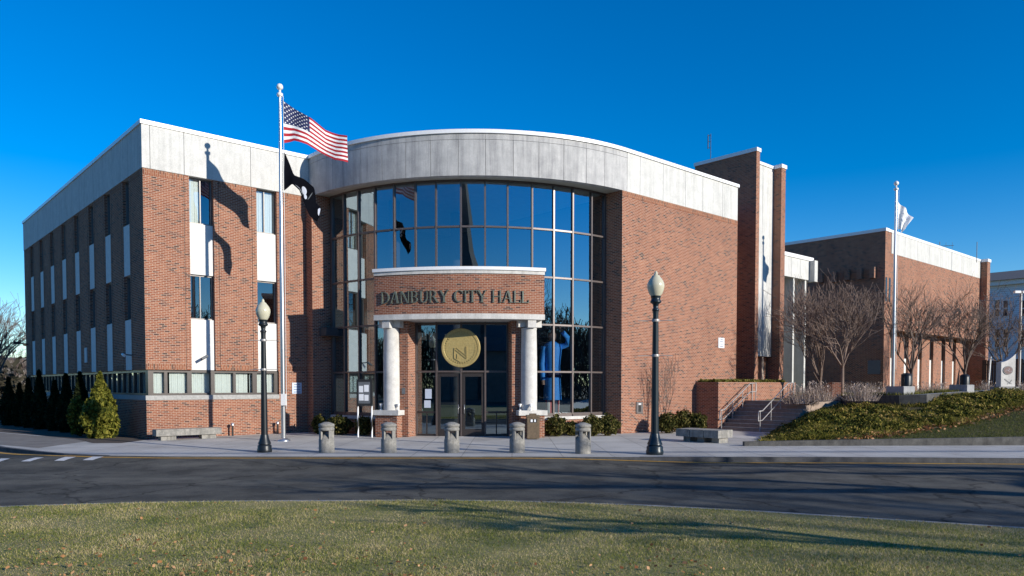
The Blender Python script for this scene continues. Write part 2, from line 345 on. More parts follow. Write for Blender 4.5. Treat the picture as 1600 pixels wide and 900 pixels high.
# ------------------------------------------------------------------ ground, road, pavement
g = MB(); g.face([(-1200, -900, -0.3), (1500, -900, -0.3), (1500, 1800, -0.3), (-1200, 1800, -0.3)]); structure(g.build('ground', 'earth'))
def sm(t): t = np.clip(t, 0, 1); return t*t*(3-2*t)
def road_z(X, Y): return -0.13+0.118*sm((np.asarray(Y, float)-19.2)/2.6)*sm((np.asarray(X, float)+17)/4)*(1-sm((np.asarray(X, float)-0.5)/6))
gx_ = np.r_[-90, -60, -40, -25, np.linspace(-18, 8, 53), 15, 25, 45, 80, 120]; gy_ = np.r_[-60, -20, 0, 10, 17, np.linspace(19, 22.4, 18), 30, 45, 60]
g = MB(); g.grid([[(x, y, float(road_z(x, y))) for x in gx_] for y in gy_], 0); structure(g.build('road', 'asphalt'))
kerb = [(-60, 60), (-34, 46), (-26, 35.5), (-21.2, 29.3)]
for x, y in ((0, 699), (50, 705), (100, 710)): p = atZ(x, y, 0); kerb.append((p[0], p[1]))
kerb += [(-12.0, 22.45), (-10.2, 22.2), (-7.5, 22.15), (0, 22.15), (3.72, 22.0), (9.3, 21.95), (14.6, 21.6), (24, 20.9), (45, 18), (80, 10)]
def offset_line(pl, d):
    out = []
    for i, p in enumerate(pl):
        a = np.array(pl[max(i-1, 0)]); b_ = np.array(pl[min(i+1, len(pl)-1)]); t = (b_-a)/np.linalg.norm(b_-a); out.append(tuple(np.array(p)+d*np.array([-t[1], t[0]])))
    return out
def strip(mb, a, b_, z, m=0):
    for i in range(len(a)-1): mb.face([(*a[i], z), (*a[i+1], z), (*b_[i+1], z), (*b_[i], z)], m)
ks = kerb[::-1]          # running right to left; +d is to the road side? handled below
inner = offset_line(kerb, 0.16)
g = MB(); g.prism(inner+[(80, 120), (-60, 120)], -0.2, 0.0); structure(g.build('pavement', 'pavement'))
g = MB()
for i in range(len(kerb)-1):
    a0, a1, b1, b0 = kerb[i], kerb[i+1], inner[i+1], inner[i]
    g.prism([a0, a1, b1, b0], -0.2, 0.012)
structure(g.build('kerb', 'kerb_dark'))
g = MB(); strip(g, offset_line([p for p in kerb if -13 < p[0] < 4], -0.004), offset_line([p for p in kerb if -13 < p[0] < 4], 0.17), 0.016); structure(g.build('dropped_kerb', 'pavement'))
def dense(pl, step=0.5):
    out = []
    for a, b_ in zip(pl, pl[1:]):
        k_ = max(1, int(math.hypot(b_[0]-a[0], b_[1]-a[1])/step)); out += [(a[0]+(b_[0]-a[0])*i/k_, a[1]+(b_[1]-a[1])*i/k_) for i in range(k_)]
    return out+[pl[-1]]
g = MB(); kd = dense([p for p in kerb if -22 < p[0] < 50]); l0 = offset_line(kd, -0.18); l1 = offset_line(kd, -0.36)
for i in range(len(l0)-1):
    g.face([(x, y, float(road_z(x, y))+0.006) for x, y in (l1[i], l1[i+1], l0[i+1], l0[i])])
structure(g.build('yellow_road_line', 'line_yellow'))
g = MB()
for q in (((-20, 724), (-6, 724), (16, 716.4), (2, 716.4)), ((32.6, 721), (47, 721), (69, 714.9), (55, 714.9)), ((84.6, 720), (100, 720), (119, 713.9), (102, 713.9)), ((129, 719), (145, 719), (162, 713.4), (145, 713.4))):
    P4 = []
    for x, y in q:
        z_ = -0.126
        for _ in range(6): p_ = atZ(x, y, z_); z_ = float(road_z(p_[0], p_[1]))+0.006
        P4.append(np.array(p_[:2]))
    rows = []
    for i in range(13):
        a_, b_ = P4[0]+(P4[3]-P4[0])*i/12, P4[1]+(P4[2]-P4[1])*i/12
        rows.append([(*(a_+(b_-a_)*j/6), float(road_z(*(a_+(b_-a_)*j/6)))+0.008) for j in range(7)])
    g.grid(rows, 0, False, False)
structure(g.build('crosswalk_marking', 'line_white'))
# darker old pavement and mulch on the left
def sheet(name, pix, z, mat): 
    mb = MB(); P = [atZ(x, y, z) if isinstance(x, (int, float)) and y > 604 else None for x, y in pix]; mb.face([(p[0], p[1], z) for p in P]); return structure(mb.build(name, mat))
sheet('old_path', [(-300, 690), (-100, 692), (0, 695), (60, 700), (110, 693), (140, 689), (120, 684), (60, 681), (0, 676), (-300, 664)], 0.004, 'old_pavement')
sheet('mulch_bed', [(118, 686), (145, 692), (190, 692), (236, 686), (232, 676), (150, 664), (60, 655), (-60, 650), (-80, 662), (0, 675), (60, 680)], 0.008, 'mulch')
# near lawn
edge = [(-60, -20), (-35, 1), (-22, 8.6), (-14, 12.2), (-9.3, 13.65), (-7.2, 14.1), (-4.9, 14.33), (-2, 14.42), (0, 14.33), (2.34, 13.85), (4.45, 13.1), (7.9, 11.62), (12, 9.3), (18, 5), (26, -3), (34, -20)]
ein = offset_line(edge, -0.14)
g = MB()
for i in range(len(edge)-1): g.prism([edge[i], edge[i+1], ein[i+1], ein[i]], -0.2, -0.085)
structure(g.build('kerb', 'kerb_concrete'))
def lawn_z(X, Y): return -0.06+0.03*np.sin(X*0.7+1)*np.cos(Y*0.6)
g = MB(); g.prism(ein, -0.2, -0.085); structure(g.build('lawn', 'turf_soil'))

def inpoly(X, Y, poly):
    P = np.array(poly); c_ = np.zeros(len(X), bool); j = len(P)-1
    for i in range(len(P)):
        cond = ((P[i, 1] > Y) != (P[j, 1] > Y)) & (X < (P[j, 0]-P[i, 0])*(Y-P[i, 1])/(P[j, 1]-P[i, 1]+1e-12)+P[i, 0]); c_ ^= cond; j = i
    return c_
def blades(name, X, Y, Z, h, w, mat, lean=0.5):
    n_ = len(X); a = RNG.uniform(0, 2*PI, n_); hh = h*RNG.uniform(0.5, 1.4, n_)
    C = np.stack([X, Y, Z], 1); A = np.stack([np.cos(a), np.sin(a), 0*a], 1)*(w*RNG.uniform(0.7, 1.3, n_))[:, None]
    b_ = RNG.uniform(0, 2*PI, n_); l = RNG.uniform(0, lean, n_)
    B = np.stack([np.cos(b_)*l, np.sin(b_)*l, np.ones(n_)], 1)*hh[:, None]
    return quads(name, C, A, B, mat, None, True)
NG = 230000
d_ = RNG.uniform(0, 1, NG); Y = 7.4+7.0*d_**1.0; X = RNG.uniform(-1, 1, NG)*(0.72*Y+0.5)
k = inpoly(X, Y, ein); X, Y = X[k], Y[k]
X2 = np.interp(RNG.uniform(0, 1, 9000), np.linspace(0, 1, len(ein)), [e[0] for e in ein]); Y2 = np.interp(X2, [e[0] for e in ein], [e[1] for e in ein])-np.abs(RNG.normal(0, 0.08, 9000))+0.03
X = np.r_[X, X2]; Y = np.r_[Y, Y2]
patch = np.sin(X*1.3+np.sin(Y*1.1)*1.7)*np.cos(Y*1.9-X*0.4)
pd = 0.06+0.55*np.clip(np.sin(X*1.7+2*np.sin(Y*0.9))*np.sin(Y*2.3+X*0.5)-0.35, 0, 1)+0.5*np.clip((Y-10.6)/1.2, 0, 1)*np.clip((X+0.5)/2, 0, 1)*np.clip(0.75+0.5*np.sin(X*2.9+Y), 0, 1)
dry = RNG.uniform(0, 1, len(X)) < pd
for nm_, k, mt_, hf, lb_ in (('grass', ~dry, 'grass_blade', 1.0, 'short green winter grass on the near lawn'), ('dry_grass', dry, 'straw_blade', 0.8, 'straw coloured dead grass in patches on the near lawn')):
    tag(blades(nm_, X[k], Y[k], np.full(int(k.sum()), -0.088), hf*(0.030+0.012*patch[k]), 0.0042, mt_, 1.5), lb_, 'grass', kind='stuff')
NL = 780
Yl = np.r_[RNG.uniform(7.6, 14.2, 180), 7.6+np.abs(RNG.normal(0, 1.3, 600))]; Xl = np.r_[RNG.uniform(-0.74, 0.74, 180), RNG.choice([-0.62, -0.55, -0.42, -0.3, -0.12, 0.2], 600)+RNG.normal(0, 0.06, 600)]*Yl; k = inpoly(Xl, Yl, ein); Xl, Yl = Xl[k], Yl[k]; n_ = len(Xl)
aa = unit(n_); aa[:, 2] *= 0.35; aa /= np.linalg.norm(aa, axis=1)[:, None]; bb = np.cross(aa, unit(n_)); bb[:, 2] *= 0.6
sz = RNG.uniform(0.010, 0.026, (n_, 1))
tag(quads('fallen_leaves', np.stack([Xl, Yl, np.full(n_, -0.045)], 1), aa*sz, bb*sz, 'fallen_leaf'), 'dry brown leaves scattered over the near lawn', 'leaves', kind='stuff')

# ------------------------------------------------------------------ the hall (building frame: x = u along the front, y = w towards the back)
ZC, ZF = 12.32, 10.50
hall = thing('city_hall', (LC[0], LC[1], 0), 'red brick city hall with a curved glass entrance front and pale concrete fascia', 'town hall', TH)
DC = np.array(loc(-1.55, 40.4)); DR = 9.8
GC = np.array(loc(-1.74, 39.69)); GR = 8.45
TW = math.degrees(TH)
WR = DC[1]-DR                      # w of the right wing's front
UE = 25.48                         # its end
UB0, UB1, WB = 6.77, 7.72, -0.58   # the pier left of the glass
def pol(c_, r, ang): a = rad(ang-TW); return (c_[0]+r*math.cos(a), c_[1]+r*math.sin(a))
BAYS_F = [(1.74, 2.70), (4.52, 5.42)]
BAYS_L = [(2.32+2.82*i-0.46, 2.32+2.82*i+0.46) for i in range(8)]
LW = 24.07
T_ = 0.42
# --- left wing walls
def wing_wall(bays, L, place, first, last):
    """place(a0,a1,d0,d1,z0,z1,mat list index) puts a box along the wall; d = depth behind the face"""
    w_, s_, j_ = MB(), MB(), MB()
    place(w_, first, last, 0, T_, -0.3, 1.52)
    xs = [first]+[q for b_ in bays for q in b_]+[last]
    for i in range(0, len(xs), 2):
        a0, a1 = xs[i], xs[i+1]; place(w_, a0, a1, 0, T_, 2.72, ZF)
        for z0_, z1_ in ((ZF-0.235, ZF-0.012), (2.735, 2.955)):
            q_ = MB(); place(q_, a0+(0.0 if i == 0 else 0.2), a1-(0.2 if i+2 < len(xs) else 0.0), -0.004, 0.02, z0_, z1_); q_.build('soldier_course', 'brick_soldier', hall)
        if i > 0: place(j_, a0+0.2, a0+0.215, -0.005, 0.02, 2.73, ZF-0.01)
        if i+2 < len(xs): place(j_, a1-0.215, a1-0.2, -0.005, 0.02, 2.73, ZF-0.01)
    return w_, s_, j_
def pf(mb, a0, a1, d0, d1, z0, z1, m=0): mb.box(a0, a1, d0, d1, z0, z1, m)
def pl(mb, a0, a1, d0, d1, z0, z1, m=0): mb.box(d0, d1, a0, a1, z0, z1, m)
wf, sf, jf = wing_wall(BAYS_F, UB0, pf, 0.0, UB0+0.3)
wl_, sl_, jl = wing_wall(BAYS_L, LW, pl, T_, LW)
# butt the left wall against the front wall's end
wl2 = MB(); 
bw = wf.build('front_wall', 'brick', hall); tag(bw, 'brick front of the left wing'); jf.build('expansion_joint', 'dark_joint', hall)
wl_.build('side_wall', 'brick', hall); jl.build('expansion_joint', 'dark_joint', hall)
g = MB(); g.box(0.0, UE, LW, LW+0.4, -0.3, ZF); g.box(UE-0.4, UE, WR+0.4, LW, -0.3, ZC-0.2); g.build('rear_wall', 'brick', hall)
g = MB(); g.box(UB0, UB1, WB, T_, -0.3, ZF); g.build('pier', 'brick', hall)
# --- fascia of the left wing (panels with open joints over a dark backing), coping
fa, cp = MB(), MB()
def panels(cuts, place, zs=(ZF, ZC-0.15), d=-0.03):
    place(fa, cuts[0]+0.02, cuts[-1]-0.02, 0.0, 0.3, zs[0]+0.02, zs[1]-0.01, 1)
    for a0, a1 in zip(cuts, cuts[1:]): place(fa, a0+0.009, a1-0.009, d, 0.24, zs[0], zs[1], 0)
panels([0.27, 1.55, 4.27, 7.0], pf); fa.box(-0.03, 0.26, -0.03, 0.26, ZF, ZC-0.15, 0)
panels([0.27]+[1.45+1.41*i for i in range(16)]+[LW+0.35], pl)
cp.box(-0.08, 7.2, -0.08, 0.35, ZC-0.15, ZC); cp.box(-0.08, 0.35, 0.35, LW+0.4, ZC-0.15, ZC)
# --- drum fascia
a_end = None
A0, A1 = -145.0, TW-90+0.0
cuts_px = [477, 520, 564, 597, 634, 673, 716, 759, 802, 842, 881, 916, 945]
def drum_ang(px):
    d = ray(px, 280)[:2]; d = d/np.linalg.norm(d); c_ = np.array([-1.55, 40.4]); b_ = d@c_; t = b_-math.sqrt(max(b_*b_-(c_@c_-DR*DR), 0)); p = d*t-c_; return math.degrees(math.atan2(p[1], p[0]))
cuts = [drum_ang(p) for p in cuts_px]; cuts[0] = -143.5; cuts.append(A1)
def arc_slab(mb, c_, r0, r1, a0, a1, z0, z1, m=0, step=1.2, uv0=0.0):
    n_ = max(1, int(math.ceil(abs(a1-a0)/step))); an = [a0+(a1-a0)*i/n_ for i in range(n_+1)]
    for i in range(n_):
        p0, p1 = pol(c_, r1, an[i]), pol(c_, r1, an[i+1]); q0, q1 = pol(c_, r0, an[i]), pol(c_, r0, an[i+1])
        u0, u1 = uv0+rad(an[i]-a0)*r1, uv0+rad(an[i+1]-a0)*r1
        mb.face([(*p0, z0), (*p1, z0), (*p1, z1), (*p0, z1)], m, [(u0, z0), (u1, z0), (u1, z1), (u0, z1)])
        mb.face([(*q1, z0), (*q0, z0), (*q0, z1), (*q1, z1)], m)
        mb.face([(*q0, z1), (*p0, z1), (*p1, z1), (*q1, z1)], m); mb.face([(*q1, z0), (*p1, z0), (*p0, z0), (*q0, z0)], m)
    for a, fl in ((an[0], 1), (an[-1], 0)):
        p, q = pol(c_, r1, a), pol(c_, r0, a); f_ = [(*q, z0), (*p, z0), (*p, z1), (*q, z1)]; mb.face(f_ if fl else f_[::-1], m)
fd = MB(); arc_slab(fd, DC, DR-0.25, DR-0.03, cuts[0], cuts[-1], ZF+0.03, ZC-0.17, 1)
for a0, a1 in zip(cuts, cuts[1:]): arc_slab(fd, DC, DR-0.28, DR, a0+0.055, a1-0.055, ZF, ZC-0.40, 0); arc_slab(fd, DC, DR-0.28, DR-0.004, a0+0.03, a1-0.03, ZC-0.385, ZC-0.15, 0)
arc_slab(cp, DC, DR-0.36, DR+0.06, cuts[0]+0.6, A1, ZC-0.15, ZC)
u_t = DC[0]
rc = [u_t]+[onfront(x, 320, WR)[0] for x in (1000, 1036, 1071, 1098, 1129)]+[UE]
fr = MB()
fr.box(u_t, UE-0.05, WR+0.05, WR+0.3, ZF+0.03, ZC-0.17, 1)
for a0, a1 in zip(rc, rc[1:]): fr.box(a0+0.009, a1-0.009, WR, WR+0.28, ZF, ZC-0.15, 0)
cp.box(u_t, UE+0.06, WR-0.06, WR+0.36, ZC-0.15, ZC)
fa.build('fascia', ['fascia_concrete', 'dark_joint'], hall); fd.build('fascia', ['drum_concrete', 'dark_joint'], hall); fr.build('fascia', ['fascia_concrete', 'dark_joint'], hall)
cp.build('coping', 'coping_white', hall)
# --- right wing wall
UP = onfront(972, 400, WR)[0]
g = MB(); gx, gy = pol(GC, GR, -46.6)
g.prism([(UP, WR+0.004), (UE, WR+0.004), (UE, WR+0.4), (gx+0.6, WR+0.4), (gx+0.6, gy+0.3), (gx+0.03, gy+0.3), (gx+0.03, gy-0.05)], -0.3, ZF-0.002); g.build('front_wall', 'brick', hall)
g = MB(); g.box(UP+0.01, UE, WR-0.002, WR+0.02, ZF-0.235, ZF-0.012); g.build('soldier_course', 'brick_soldier', hall)
# --- roof and soffit
arc = [pol(DC, DR-0.2, cuts[0]+3+i*(A1-cuts[0]-3)/40) for i in range(41)]
poly = [(0.2, 0.2), (6.9, 0.2)]+arc+[(UE-0.2, WR+0.2), (UE-0.2, LW), (0.2, LW)]
g = MB(); g.prism(poly, ZC-0.5, ZC-0.3); g.build('roof', 'roof_dark', hall)
g = MB(); g.prism([(UB0+0.05, -0.55)]+[pol(DC, DR-0.03, -138+i*(A1+138)/40) for i in range(41)]+[(u_t+0.2, WR+0.42), (u_t+0.2, 3), (UB0+0.05, 3)], ZF+0.006, ZF+0.15); g.build('soffit', 'soffit', hall)
# --- windows of the left wing
def sheet1(mb, place, a0, a1, d, z0, z1):
    if place is pf: mb.face([(a0, d, z0), (a1, d, z0), (a1, d, z1), (a0, d, z1)])
    else: mb.face([(d, a1, z0), (d, a0, z0), (d, a0, z1), (d, a1, z1)])
def window(place, a0, a1, z0, z1, d, blind, mull=None):
    f_, p_ = MB(), MB(); t = 0.05
    place(f_, a0, a0+t, d, d+0.1, z0, z1); place(f_, a1-t, a1, d, d+0.1, z0, z1); place(f_, a0+t, a1-t, d, d+0.1, z0, z0+t); place(f_, a0+t, a1-t, d, d+0.1, z1-t, z1)
    for q in (mull or []): place(f_, q-0.02, q+0.02, d+0.01, d+0.09, z0+t, z1-t)
    o = f_.build('window', 'window_grey', hall); sheet1(p_, place, a0+t, a1-t, d+0.05, z0+t, z1-t); p_.build('pane', 'window_glass', o)
    if blind:
        bl = MB(); k = a0+t+0.01
        lim = a0+t+(a1-a0-2*t)*blind
        while k < lim-0.04: place(bl, k, k+0.075, d+0.12+random.uniform(0, 0.015), d+0.14, z0+t, z1-t); k += 0.082
        bl.build('blind', 'blind', o)
    return o
def panel(place, a0, a1, z0, z1, d):
    mb = MB(); place(mb, a0+0.004, a1-0.004, d, d+0.15, z0, z1); mb.build('spandrel_panel', 'panel_white', hall)
for i, (a0, a1) in enumerate(BAYS_F):
    window(pf, a0, a1, 8.65, ZF, 0.2, (0.55, 1.0)[i], [a0+0.5] if i == 0 else [a0+0.42]); panel(pf, a0, a1, 6.60, 8.64, 0.1); window(pf, a0, a1, 4.79, 6.59, 0.2, None, [a0+0.45] if i == 0 else None); panel(pf, a0, a1, 2.73, 4.78, 0.1)
for i, (a0, a1) in enumerate(BAYS_L):
    window(pl, a0, a1, 8.65, ZF, 0.13, None); panel(pl, a0, a1, 6.60, 8.64, 0.02); window(pl, a0, a1, 4.79, 6.59, 0.13, None); panel(pl, a0, a1, 2.73, 4.78, 0.02)
# lintel closing above windows is the fascia; ribbon windows with a stone sill
def ribbon(place, a_first, a_last, cuts_, d, blinds):
    fr_ = MB(); gl_ = MB(); bl_ = MB(); t = 0.045
    place(fr_, a_first, a_last, d, d+0.12, 1.71, 1.79); place(fr_, a_first, a_last, d, d+0.12, 2.62, 2.72)
    for q0, q1 in cuts_: place(fr_, q0, q1, d-0.004, d+0.12, 1.785, 2.625)
    o = fr_.build('ribbon_window', 'bronze_frame', hall)
    sheet1(gl_, place, a_first, a_last, d+0.065, 1.79, 2.62); gl_.build('pane', 'window_glass', o)
    k = a_first+0.05
    while k < a_last-0.1:
        if blinds and random.random() > 0.06: place(bl_, k, k+0.075, d+0.17+random.uniform(0, 0.02), d+0.2, 1.79, 2.62)
        k += 0.08
    if blinds: bl_.build('blind', 'blind', o)
uq = [onfront(x, 598, 0)[0] for x in (228, 241, 258, 263, 294, 301, 330, 337, 366, 370, 396, 403, 430, 436)]
ribbon(pf, 0.1, uq[-1], [(0.1, uq[1])]+[(uq[i], uq[i+1]) for i in range(2, 14, 2)], 0.1, True)
ribbon(pl, 0.23, LW, [(0.23, 0.4)]+[(0.4+0.78*i, 0.4+0.78*i+0.07) for i in range(1, 31)], 0.1, True)
g = MB(); g.box(uq[-1], UB0+0.3, 0.0, T_, 1.52, 2.72); g.build('front_wall', 'brick', hall)
g = MB(); g.box(-0.03, uq[-1], -0.03, 0.3, 1.522, 1.705); g.box(-0.03, 0.3, 0.3, LW, 1.522, 1.705); g.build('sill', 'sill_stone', hall)
# floors and partitions inside so the rooms are dark
g = MB()
for z in (0.02, 2.95, 6.9): g.box(T_+0.02, 6.6, T_+0.02, LW-0.1, z, z+0.12)
g.box(6.6, 6.75, T_+0.02, LW-0.1, 0, ZF); g.box(1.3, 1.4, T_+0.5, LW-0.2, 0, ZF-0.1); g.box(T_+0.1, 6.5, 1.9, 2.0, 0, ZF-0.1)
g.build('inner_wall', 'interior_wall', hall)

# --- curtain wall
angs = [-137.9, -131.3, -124.85, -118.55, -112.0, -105.36, -99.33, -92.36, -85.68, -79.39, -72.32, -65.71, -59.38, -52.41, -46.6]
rows_z = [0.86, 2.67, 4.64, 6.62, 8.60, ZF]
AX = -92.36
cw = MB(); gl = MB()
def bar(mb, a, r, z0, z1, hw=0.032, dp=0.07, m=0):
    p = pol(GC, r, a); d = (math.cos(rad(a-TW)), math.sin(rad(a-TW))); mb.obox(p, d, dp, hw, z0, z1, m)
for i, a in enumerate(angs):
    door = 5 <= i <= 9
    bar(cw, a, GR, 0.0 if door else 0.86, ZF, 0.034 if 0 < i < 14 else 0.07)
for j, z in enumerate(rows_z):
    for i in range(14):
        if 5 <= i < 9 and j == 0: continue
        a0, a1 = angs[i], angs[i+1]; p, q = np.array(pol(GC, GR, a0)), np.array(pol(GC, GR, a1)); L = np.linalg.norm(q-p)
        h = 0.075 if j in (0, 5) else 0.036
        cw.obox((p+q)/2, q-p, L/2-0.03, 0.055, z-h, z+h if j < 5 else z, 0)
for i in range(14):
    for j in range(5):
        z0, z1 = rows_z[j], rows_z[j+1]
        if 5 <= i < 9 and j == 0:
            if i in (6, 7): continue
            z0 = 0.05
        p, q = np.array(pol(GC, GR-0.01, angs[i])), np.array(pol(GC, GR-0.01, angs[i+1])); e = (q-p); nn = np.array([-e[1], e[0]])/np.linalg.norm(e)
        t1, t2 = random.uniform(-0.004, 0.004), random.uniform(-0.004, 0.004)
        gl.face([(*(p+nn*t1), z0), (*(q+nn*t2), z0), (*(q-nn*t1), z1), (*(p-nn*t2), z1)])
curtain = cw.build('curtain_wall', 'mullion', hall); gl.build('pane', 'curtain_glass', curtain)
# sill and brick base under the glass, dark lobby behind
for a0, a1 in ((angs[0], AX-20.4), (AX+20.4, angs[-1])):
    g = MB(); arc_slab(g, GC, GR-0.25, GR+0.12, a0, a1, -0.2, 0.66); g.build('base_wall', 'brick', hall)
    g = MB(); arc_slab(g, GC, GR-0.25, GR+0.17, a0, a1, 0.66, 0.79); g.build('sill', 'portico_stone', hall)
for a0, a1 in ((AX-20.4, angs[5]), (angs[9], AX+20.4)):
    g = MB(); arc_slab(g, GC, GR-0.25, GR-0.04, a0, a1, -0.2, 0.79); g.build('base_wall', 'brick', hall)
lob = MB(); P = [pol(GC, GR-0.25, angs[0]+i*(angs[-1]-angs[0])/24) for i in range(25)]
lob.prism(P+[(25, -1), (25, 5), (7.0, 5)], -0.1, 0.02, 1); lob.box(6.9, 25, 4.2, 4.4, 0, ZF, 0); lob.box(7.0, 7.1, -0.4, 4.2, 0, ZF); lob.box(17.4, 17.5, WR+1.6, 4.2, 0, ZF)
lob.box(7.1, 17.4, -1.2, 4.2, 4.3, 4.65, 0)
for u in (10, 13.5): lob.lathe([(0.25, 0), (0.25, 10.4)], (u, -2.2, 0), 14, 0)
lob.build('inner_wall', ['interior_wall', 'interior_floor'], hall)
# --- entrance doors: two leaves
for i in (6, 7):
    p, q = np.array(pol(GC, GR, angs[i])), np.array(pol(GC, GR, angs[i+1])); e = (q-p)/np.linalg.norm(q-p); L = np.linalg.norm(q-p); c_ = (p+q)/2
    f_ = MB()
    for s_ in (-1, 1): f_.obox(c_+e*s_*(L/2-0.1), e, 0.055, 0.03, 0.02, 2.6)
    f_.obox(c_, e, L/2-0.155, 0.03, 0.02, 0.3); f_.obox(c_, e, L/2-0.155, 0.03, 2.46, 2.6)
    o = f_.build('door', 'bronze_frame', hall)
    k_ = MB(); k_.face([(*(c_-e*(L/2-0.15)), 0.3), (*(c_+e*(L/2-0.15)), 0.3), (*(c_+e*(L/2-0.15)), 2.46), (*(c_-e*(L/2-0.15)), 2.46)]); k_.build('pane', 'curtain_glass', o)
    h_ = MB(); nrm = np.array([e[1], -e[0]]); s_ = 1 if i == 6 else -1; hp = c_+e*s_*(L/2-0.12)+nrm*0.08
    h_.tube([(*(hp-nrm*0.05), 0.95), (*hp, 0.95), (*hp, 1.3), (*(hp-nrm*0.05), 1.3)], 0.014, 6); h_.build('handle', 'steel', o)
for i in (5, 8):
    g = MB(); p, q = np.array(pol(GC, GR+0.0, angs[i])), np.array(pol(GC, GR, angs[i+1])); e = (q-p)/np.linalg.norm(q-p); c_ = (p+q)/2; L = np.linalg.norm(q-p)
    g.obox(c_, e, L/2-0.036, 0.03, 0.02, 0.09); g.obox(c_, e, L/2-0.036, 0.03, 0.95, 1.03); g.obox(c_, e, 0.02, 0.03, 0.091, 0.949); g.build('door_frame', 'bronze_frame', hall)
# paper notices on the left sidelight
p, q = np.array(pol(GC, GR+0.004, angs[5])), np.array(pol(GC, GR+0.004, angs[6])); e = (q-p)/np.linalg.norm(q-p)
for z0, z1, o_ in ((1.55, 1.95, 0.40), (1.17, 1.48, 0.36)):
    g = MB(); c_ = p+e*(o_+0.12); g.obox(c_, e, 0.14, 0.004, z0, z1); tag(g.build('door_notice', 'sign_blue', None), ('pale blue paper notice on the glass beside the entrance door, upper of two' if z0 > 1.3 else 'pale blue paper notice on the glass beside the entrance door, lower of two'), 'notice')
    ob = bpy.data.objects[-1] if False else None
for o in [x for x in COL.objects if x.name.startswith('door_notice')]: o.location = (LC[0], LC[1], 0); o.rotation_euler = (0, 0, TH)

# --- portico
por = MB(); arc_slab(por, GC, 8.42, 9.88, AX-20.2, AX+20.2, 4.92, 6.48, 0, 1.0)
portico = por.build('portico', 'brick', hall)
g = MB(); arc_slab(g, GC, 8.40, 9.93, AX-20.25, AX+20.25, 4.71, 4.917, 0, 1.0); g.build('lintel', 'portico_stone', portico)
g = MB(); arc_slab(g, GC, 8.40, 9.92, AX-20.25, AX+20.25, 6.483, 6.62, 0, 1.0); g.build('cornice', 'portico_stone', portico)
g = MB(); arc_slab(g, GC, 8.40, 9.97, AX-20.4, AX+20.4, 6.622, 6.75, 0, 1.0); g.build('coping', 'coping_white', portico)
g = MB(); arc_slab(g, GC, 9.20, 9.95, AX-20.0, AX-20.0, 4.7, 4.7, 0) if False else None
for s_ in (-1, 1):
    a_in, a_out = AX+s_*14.7, AX+s_*20.5
    g = MB(); g.prism([pol(GC, 8.72, a_in+s_*0.4), pol(GC, 9.79, a_in), pol(GC, 9.79, a_out), pol(GC, 8.72, a_out)], -0.2, 0.90, uvside=True); g.build('pedestal', 'brick', portico)
    g = MB(); g.prism([pol(GC, 9.0, a_in-s_*0.5), pol(GC, 9.90, a_in-s_*0.6), pol(GC, 9.90, a_out+s_*0.5), pol(GC, 8.66, a_out+s_*0.5), pol(GC, 8.66, a_in+s_*2), pol(GC, 9.0, a_in+s_*2)], 0.902, 1.10); g.build('pedestal_cap', 'portico_stone', portico)
    c_ = pol(GC, 9.40, AX+s_*17.3)
    g = MB(); g.lathe([(0.325, 1.10), (0.33, 1.6), (0.325, 3.2), (0.305, 4.32), (0.315, 4.34), (0.315, 4.40)], (*c_, 0), 32); g.build('column', 'portico_stone', portico)
    g = MB(); rd = np.array(c_)-GC; rd /= np.linalg.norm(rd); tn = np.array([-rd[1], rd[0]])
    g.obox(np.array(c_), rd, 0.46, 0.17, 4.40, 4.708); g.obox(np.array(c_)-rd*0.68, rd, 0.2, 0.17, 4.40, 4.708); g.obox(np.array(c_)+tn*0.33, tn, 0.155, 0.17, 4.43, 4.706); g.obox(np.array(c_)-tn*0.33, tn, 0.155, 0.17, 4.43, 4.706); g.build('capital', 'portico_stone', portico)
    g = MB(); b0, b1 = AX+s_*13.15, AX+s_*15.4; g.prism([pol(GC, GR+0.02, b0), pol(GC, 9.28, b0), pol(GC, 9.28, b1), pol(GC, GR+0.02, b1)], -0.2, 4.706, uvside=True); g.build('pillar', 'brick', portico)

